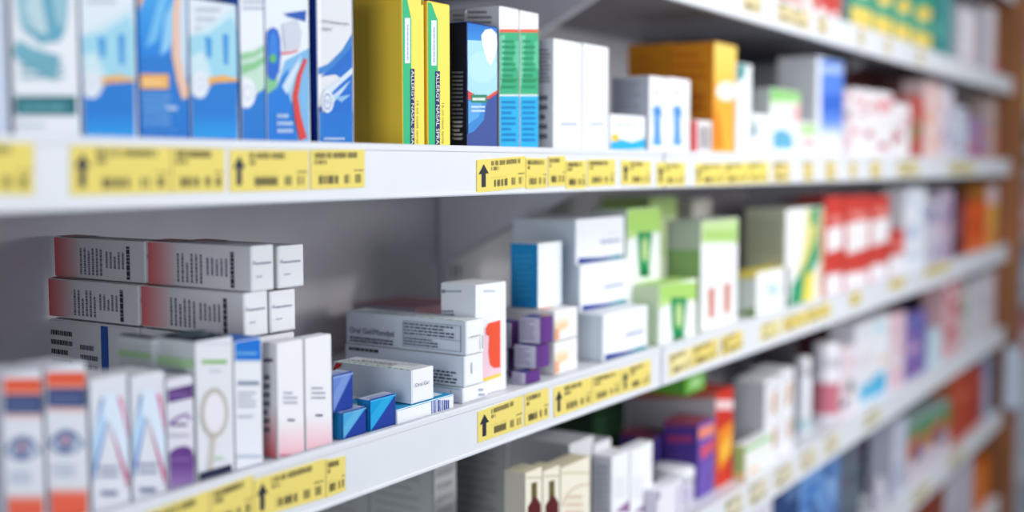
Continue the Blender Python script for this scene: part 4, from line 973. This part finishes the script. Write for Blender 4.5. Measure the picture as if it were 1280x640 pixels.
speck('pale cyan carton, low, in front of the maroon carton', 1160, 1178, 418, SCC, (204, 224, 236), [(226, 236, 244), (170, 206, 226)], G3, n=4)
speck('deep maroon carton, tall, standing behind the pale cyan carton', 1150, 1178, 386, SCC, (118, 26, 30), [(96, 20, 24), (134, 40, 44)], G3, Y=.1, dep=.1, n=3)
speck('tall red and pink mottled carton near the end of the third shelf', 1180, 1202, 350, SCC, (222, 170, 176), [(200, 70, 76), (236, 214, 218), (206, 110, 116)], G3, n=8)
speck('narrow white carton with a green leaf mark on the third shelf', 1202.5, 1213, 366, SCC, (206, 206, 206), [(80, 140, 80), (190, 190, 196)], G3, n=4)
speck('grey-white carton with a thin violet mark, second to last on the third shelf', 1213.5, 1232, 350, SCC, (214, 212, 218), [(170, 160, 190), (226, 224, 230)], G3, n=4)
speck('pinkish white carton, last on the third shelf', 1232.5, 1245, 340, SCC, (222, 210, 218), [(206, 190, 204), (232, 226, 232)], G3, n=4)

# ================================================================== FOURTH SHELF (D)
G4 = 'blurred cartons on the fourth shelf'
speck('white and red carton on the fourth shelf, closest to the camera', 930, 966, 606, SDD, (226, 224, 236), [(190, 70, 80), (150, 160, 210)], G4, n=5)
speck('dark blue carton after the white and red one on the fourth shelf', 967, 1000, 592, SDD, (40, 66, 116), [(30, 44, 84), (90, 120, 170)], G4, n=5)
speck('light blue mottled carton, first of two, on the fourth shelf', 1001, 1030, 575, SDD, (110, 156, 212), [(150, 186, 226), (70, 120, 190), (60, 90, 150)], G4, n=7)
speck('light blue mottled carton, second of two, before the slate carton', 1030.5, 1050, 560, SDD, (96, 136, 196), [(140, 176, 220), (60, 90, 150)], G4, n=6)
speck('slate grey carton standing on the fourth shelf below the third shelf edge', 1051, 1077, 552, SDD, (96, 108, 122), [(80, 90, 104), (110, 100, 126)], G4, n=5, Y=.03)
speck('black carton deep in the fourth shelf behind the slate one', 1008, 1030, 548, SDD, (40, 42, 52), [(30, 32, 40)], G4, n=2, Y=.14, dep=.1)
bottle('lotion_bottle', 'white rounded bottle standing before the navy carton on the fourth shelf', G4, 1090, 1107, 596, SDD, .012, (214, 212, 226), (224, 222, 232), .2, .62, band=(.2, .5, (206, 204, 222)))
speck('navy blue carton behind the white rounded bottle', 1086, 1108, 566, SDD, (28, 58, 112), [(20, 40, 84), (50, 84, 140)], G4, n=4, Y=.13, dep=.05)
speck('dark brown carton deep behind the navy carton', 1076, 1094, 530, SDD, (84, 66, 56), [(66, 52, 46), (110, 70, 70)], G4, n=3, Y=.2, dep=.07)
speck('narrow pale grey-blue carton before the green-topped cartons', 1117, 1134, 532, SDD, (196, 200, 220), [(216, 218, 232), (170, 176, 206)], G4, n=4)
for i, (l, p0, p1, pt) in enumerate((('orange and white carton with a green head, first of two on the fourth shelf', 1135, 1160, 534), ('orange and white carton with a green head, second of two, before the rust-red cartons', 1160.5, 1188, 520))):
    C_('medicine_carton', l, G4, p0, p1, pt, SDD, front=(216, 204, 214), side=(160, 120, 90), top=(176, 196, 196), dep=.06, prints=[('F', 'R', 0, .72, 1, .84, (130, 132, 70)), ('F', 'R', 0, .82, 1, 1, (90, 150, 122)), ('F', 'R', 0, .4, 1, .72, (206, 122, 80)), ('F', 'R', .3, .3, .7, .6, (110, 90, 130)), ('F', 'R', .8, .5, 1, .9, (60, 146, 76))])
speck('rust-red carton on the fourth shelf, first of two', 1189, 1210, 470, SDD, (190, 70, 30), [(170, 54, 22), (206, 100, 60)], G4, n=3, side=(160, 90, 56))
speck('rust-red carton on the fourth shelf, second of two, before the blue carton', 1210.5, 1228.5, 466, SDD, (186, 56, 24), [(166, 44, 18), (204, 80, 44)], G4, n=3)
speck('dull blue carton at the end of the fourth shelf', 1229.5, 1240, 450, SDD, (150, 172, 204), [(80, 130, 176), (180, 190, 210)], G4, n=4)

# ================================================================== BASE SHELF (E)
G5 = 'blurred cartons on the base shelf'
speck('brown-red carton on the base shelf', 1140, 1180, 640, SEE, (132, 50, 20), [(110, 38, 14), (150, 70, 40)], G5, n=3)
speck('grey-white carton between the brown-red and the orange ones on the base shelf', 1181, 1216, 606, SEE, (196, 190, 202), [(210, 206, 216), (176, 170, 184)], G5, n=4)
speck('bright orange carton at the end of the base shelf', 1217, 1237, 590, SEE, (222, 112, 28), [(206, 92, 16), (236, 140, 60)], G5, n=3)

# ================================================================== PRICE LABELS
def price_label(lab, rail, q, arrow=None, col=(242, 222, 112), torn=False, group='yellow price labels'):
    """q: photo corners left x, right x, top-left y, top-right y, bottom-left y, bottom-right y"""
    _seed[0] += 1
    x0, x1, tl, tr, bl, br = q
    Y = -.0042
    P = [atY(x0, bl, Y), atY(x1, br, Y), atY(x1, tr, Y), atY(x0, tl, Y)]
    org = P[0].copy()
    lo, hi = RAILS[rail]
    pts = [(p.x - org.x, min(max(p.z, lo + .0006), hi - .0006) - org.z) for p in P]
    r = root('price_label', lab, 'price label', (org.x, Y, org.z), 0, group)
    if torn:
        (ax, az), (bx, bz), (cx, cz), (dx, dz) = pts
        H = cz - bz
        pts = [(ax, az), (bx - .004, bz), (bx - .006, bz + H * .18), (bx - .002, bz + H * .3), (bx - .004, bz + H * .42), (bx, bz + H * .5), (bx + .001, bz + H * .8), (cx - .001, cz), (dx, dz)]
    bm = bmesh.new()
    add_prism(bm, pts, 'y', -.0007, 0.0)
    bmb = bm
    a, b, c, d = (pts[0], pts[1], pts[2], pts[3]) if not torn else (pts[0], (pts[6][0] - .002, pts[1][1]), (pts[7][0] - .001, pts[7][1]), pts[8])
    def mp(u, v):
        x = (a[0] + (b[0] - a[0]) * u) * (1 - v) + (d[0] + (c[0] - d[0]) * u) * v
        z = (a[1] + (b[1] - a[1]) * u) * (1 - v) + (d[1] + (c[1] - d[1]) * u) * v
        return (x, -.00085, z)
    wmm = (x1 - x0)
    rng = random.Random(_seed[0])
    ink, arr = Ink(), Ink()
    dk = lerp(col, (40, 36, 40), .55)
    u0 = .06
    if arrow:
        ac = (44, 46, 62)
        aw = arrow
        arr.add([mp(.03 + aw * x, y) for x, y in ((.28, .15), (.70, .15), (.70, .56), (1.0, .56), (.5, .86), (0, .56), (.28, .56))], ac)
        arr.build('arrow_print', r)
        u0 = .03 + aw + .05
    def row(v0, v1, ua, ub, c, lo=.012, hi=.03, gap=.006):
        u = ua
        while u < ub:
            e = min(u + rng.uniform(lo, hi), ub)
            ink.add([mp(u, v0 + rng.uniform(0, .02)), mp(e, v0), mp(e, v1), mp(u, v1 - rng.uniform(0, .03))], c)
            u = e + gap + (.02 if rng.random() < .2 else 0)
    w = 1 - u0
    row(.78, .94, u0, u0 + w * rng.uniform(.6, .85), dk)
    row(.63, .75, u0, u0 + w * rng.uniform(.12, .25), dk)
    row(.40, .43, u0, u0 + w * .45, lerp(col, dk, .6), .008, .015, .02)
    row(.43, .48, u0 + w * .78, u0 + w * .97, dk, .02, .04, .004)
    row(.12, .35, u0 + w * .08, u0 + w * .46, lerp(col, (40, 36, 40), .7), .01, .022, .005)
    row(.12, .36, u0 + w * .58, u0 + w * .70, dk, .02, .04, .01)
    row(.12, .36, u0 + w * .80, u0 + w * .92, dk, .02, .04, .01)
    printed_body('paper', bmb, [mat(col, .45)], ink, r)
    return r

LA = [
 ('yellow price label cut by the frame, below the teal-banded carton', (-60, 41, 175, 179, 242, 243), None),
 ('wide yellow price label with a blurred black arrow, below the blue cartons', (88, 213, 182, 184, 244, 241), .15),
 ('plain yellow price label close after the blurred arrow label', (215, 280, 184, 186, 241, 239.5), None),
 ('yellow price label with a black arrow below the green-swoosh carton', (287, 385, 187, 188, 240, 237), .15),
 ('yellow price label without arrow below the blue wave carton', (388, 455, 187.5, 187, 237, 234), None),
 ('tilted yellow price label with a sharp black arrow, below the navy carton', (595.5, 656, 200, 195, 241, 234), .20),
 ('narrow yellow price label touching the tilted arrow label', (657, 683, 197.5, 198, 236, 234.5), None),
 ('narrow yellow price label set a little higher, below the white pair', (685, 706, 195.5, 195, 233, 232), None),
 ('narrow yellow price label set a little lower, below the white pair', (707, 732, 201, 200.5, 236, 235.5), None),
 ('squarish yellow price label below the low carton with the cyan wave', (734, 768.5, 199.5, 199, 233, 231.5), None),
 ('yellow price label with a dim arrow below the blue-figure cartons', (776.5, 813, 200, 201.5, 231, 231.5), .2),
 ('yellow price label with a dim arrow standing apart before the orange carton', (820.5, 856, 203, 203.5, 232.5, 232), .2),
 ('yellow price label with a dark edge below the tall orange carton', (869, 904, 204, 204, 231.5, 230.5), .14),
 ('yellow price label, middle of the strip of three under the teal-cornered carton', (905, 934, 203.5, 203, 230.5, 229), None),
 ('yellow price label closing the strip of three, below the green-headed carton', (935, 960, 202.5, 202, 229, 228), None),
 ('pale yellow price label alone below the green-headed carton', (966, 987, 202, 202, 227.5, 227), None),
 ('small golden price label below the blue-panel carton, first of two', (1004, 1016, 202, 202, 226, 225.5), None),
 ('small golden price label below the blue-panel carton, second of two', (1032, 1044, 201.5, 201.5, 225, 224.5), None),
 ('tiny faint price label below the pink-striped carton', (1062, 1070, 202, 202, 222, 222), None),
 ('faint price label below the red-specked cartons', (1088, 1100, 201.5, 201.5, 222, 221.5), None),
 ('broad greenish price label below the last red-specked cartons', (1122, 1148, 201, 201, 220.5, 220), None),
 ('beige price label near the far end of the upper shelf edge', (1186, 1218, 202, 202, 217.5, 217), None)]
for l, q, a in LA:
    price_label(l, 2, q, a, col=(242, 222, 112) if q[0] < 960 else ((236, 214, 130) if q[0] < 1100 else (226, 214, 158)))
def qb(x0, x1, t0, t1, hgt0, hgt1):
    return (x0, x1, t0, t1, t0 + hgt0, t1 + hgt1)
LB = [
 ('yellow price label at the near end of the middle shelf edge, cut by the frame', (182, 261, 642, 612, 700, 668), None),
 ('yellow price label below the magnifier carton on the middle shelf edge', (263, 315.5, 612, 593, 667, 645), None),
 ('yellow price label with a black arrow below the pink-footed cartons', (317, 406, 600, 573, 648, 622), .15),
 ('torn yellow price label with a ragged side, below the small blue cartons', (407.5, 431, 575, 570, 622, 613), None),
 ('yellow price label with a sharp black arrow below the red-blot carton', (597, 653, 515, 494, 553.5, 534), .2),
 ('yellow price label without arrow below the small purple cartons', (655.5, 685.5, 493.5, 484.5, 533, 522), None),
 ('yellow price label with a small black arrow below the orange-marked cartons', (692, 739, 484.5, 471, 522, 505.5), .18),
 ('yellow price label without arrow below the flank of the blue-line stack', (740, 775, 470.5, 461, 505, 492.5), None),
 ('yellow price label with a dim arrow, last one before the shelf joint', (776, 813, 461.5, 448.5, 492.5, 481), .2),
 ('pale faded price label, first one after the shelf joint', (836, 864, 443, 434, 472, 460), None),
 ('yellow price label below the red-bar carton, second after the shelf joint', (865, 897, 433.5, 422, 459.5, 447), None),
 ('deep yellow price label with a dark edge below the yellow-topped carton', (901, 928, 421, 412, 446.5, 435.5), .18),
 ('pale price label alone below the yellow-topped carton', (950, 974, 406.5, 398, 428, 419), None),
 ('yellowish price label below the green and yellow carton, first of two', (978, 1006, 397.5, 388, 417, 406.5), None),
 ('yellowish price label below the green and yellow carton, second of two', (1007, 1038, 387.5, 377, 406, 394.5), None),
 ('small olive-yellow price label below the red and white cartons', (1062, 1076, 368.5, 363.5, 384, 379), None),
 ('faint beige price label below the white and pale blue carton', (1112, 1130, 351.5, 345, 364, 358), None),
 ('faint beige price label below the violet-marked cartons', (1156, 1186, 335, 325, 347, 337), None)]
for l, q, a in LB:
    price_label(l, 3, q, a, col=(242, 222, 122) if q[0] < 830 else ((240, 226, 160) if q[0] in (836, 950) else (234, 212, 120)))
LT = [
 ('faded beige price label on the top shelf edge, first one in view', (929, 951, -14, -6, 12, 18)),
 ('faded beige price label on the top shelf edge, second one in view', (972, 990, 2, 8, 26, 31)),
 ('faded beige price label on the top shelf edge, third one in view', (991, 1011, 9, 15, 32, 38)),
 ('faded beige price label on the top shelf edge, just before the green cartons', (1022, 1034, 19, 23, 41, 44)),
 ('narrow tan price label below the first green and yellow carton', (1072, 1080, 36, 39, 55, 58)),
 ('narrow tan price label below the second green and yellow carton', (1106, 1113, 48, 51, 66, 68)),
 ('narrow tan price label below the last green and yellow carton', (1146, 1154, 62, 65, 79, 82))]
for l, q in LT:
    price_label(l, 1, q, None, col=(228, 212, 166), group='faded price labels on the top shelf')
LC = []
names = ['beige price label on the third shelf edge, closest to the camera', 'beige price label below the small green-striped carton', 'beige price label below the brown-figure cartons', 'beige price label below the white teal-footed bottle', 'beige price label below the red-label bottle',
         'beige price label below the cyan-footed cartons']
for nme, (a, b) in zip(names, ((906, 928), (936, 958), (968, 990), (1000, 1020), (1030, 1048), (1080, 1100))):
    lo, hi = RAILS[4]
    def yy(px, z):
        # height on the rail seen at this column
        y0, y1 = atY(px, 400, 0).z, atY(px, 600, 0).z
        return 400 + 200 * (z - y0) / (y1 - y0)
    price_label(nme, 4, (a, b, yy(a, hi - .008), yy(b, hi - .008), yy(a, lo + .006), yy(b, lo + .006)), None, col=(226, 218, 190), group='beige price labels on the third shelf')
names = ['dull beige price label on the fourth shelf edge below the green-headed cartons', 'dull beige price label on the fourth shelf edge below the rust-red cartons']
for nme, (a, b) in zip(names, ((1140, 1162), (1186, 1206))):
    lo, hi = RAILS[5]
    price_label(nme, 5, (a, b, yy(a, hi - .008), yy(b, hi - .008), yy(a, lo + .006), yy(b, lo + .006)), None, col=(224, 214, 180), group='dull price labels on the fourth shelf')

# ------------------------------------------------------------------ light
wd = bpy.data.worlds.new('shop_ambient')
SC.world = wd
wd.use_nodes = True
bg = wd.node_tree.nodes['Background']
bg.inputs['Color'].default_value = (0.86, 0.92, 1.0, 1)
bg.inputs['Strength'].default_value = 0.36

def area(name, loc, target, sx, sy, power, col):
    l = bpy.data.lights.new(name, 'AREA')
    l.shape = 'RECTANGLE'
    l.size, l.size_y = sx, sy
    l.energy = power
    l.color = col
    o = bpy.data.objects.new(name, l)
    COL.objects.link(o)
    o.location = loc
    d = Vector(target) - Vector(loc)
    o.rotation_euler = d.to_track_quat('-Z', 'Y').to_euler()
    return o
area('aisle_ceiling_light', (1.9, -1.15, 2.75), (1.6, 0.1, 1.1), 2.0, 0.4, 15, (1.0, 0.985, 0.96))
area('soft_front_key', (1.75, -1.35, 1.60), (1.45, 0.1, 1.22), 1.0, 0.7, 13.0, (0.97, 0.985, 1.0))  # soft key added in front to brighten carton fronts, no known window
area('counter_lamp', (1.50, -1.30, 1.76), (1.2, 0.2, 1.25), 0.07, 0.07, 4.5, (1.0, 0.98, 0.95))
area('flank_fill_light', (-1.9, -0.95, 1.45), (1.05, 0.15, 1.25), 1.0, 1.4, 32, (0.90, 0.95, 1.0))  # fill added off to the left to brighten flanks and back panel

cam = bpy.data.cameras.new('camera')
cam.sensor_width = 36.0
cam.lens = F_PX / 1280 * 36.0
cam.clip_start = 0.01
cam.dof.use_dof = True
cam.dof.focus_distance = 1.012
cam.dof.aperture_fstop = 1.8
co = bpy.data.objects.new('camera', cam)
COL.objects.link(co)
co.location = CAM
co.rotation_euler = (PI / 2 - PIT, 0, -PSI)
SC.camera = co
SC.view_settings.view_transform = 'Standard'
SC.view_settings.look = 'None'
SC.view_settings.gamma = 1.0
SC.view_settings.use_curve_mapping = False
SC.view_settings.exposure = 0.0
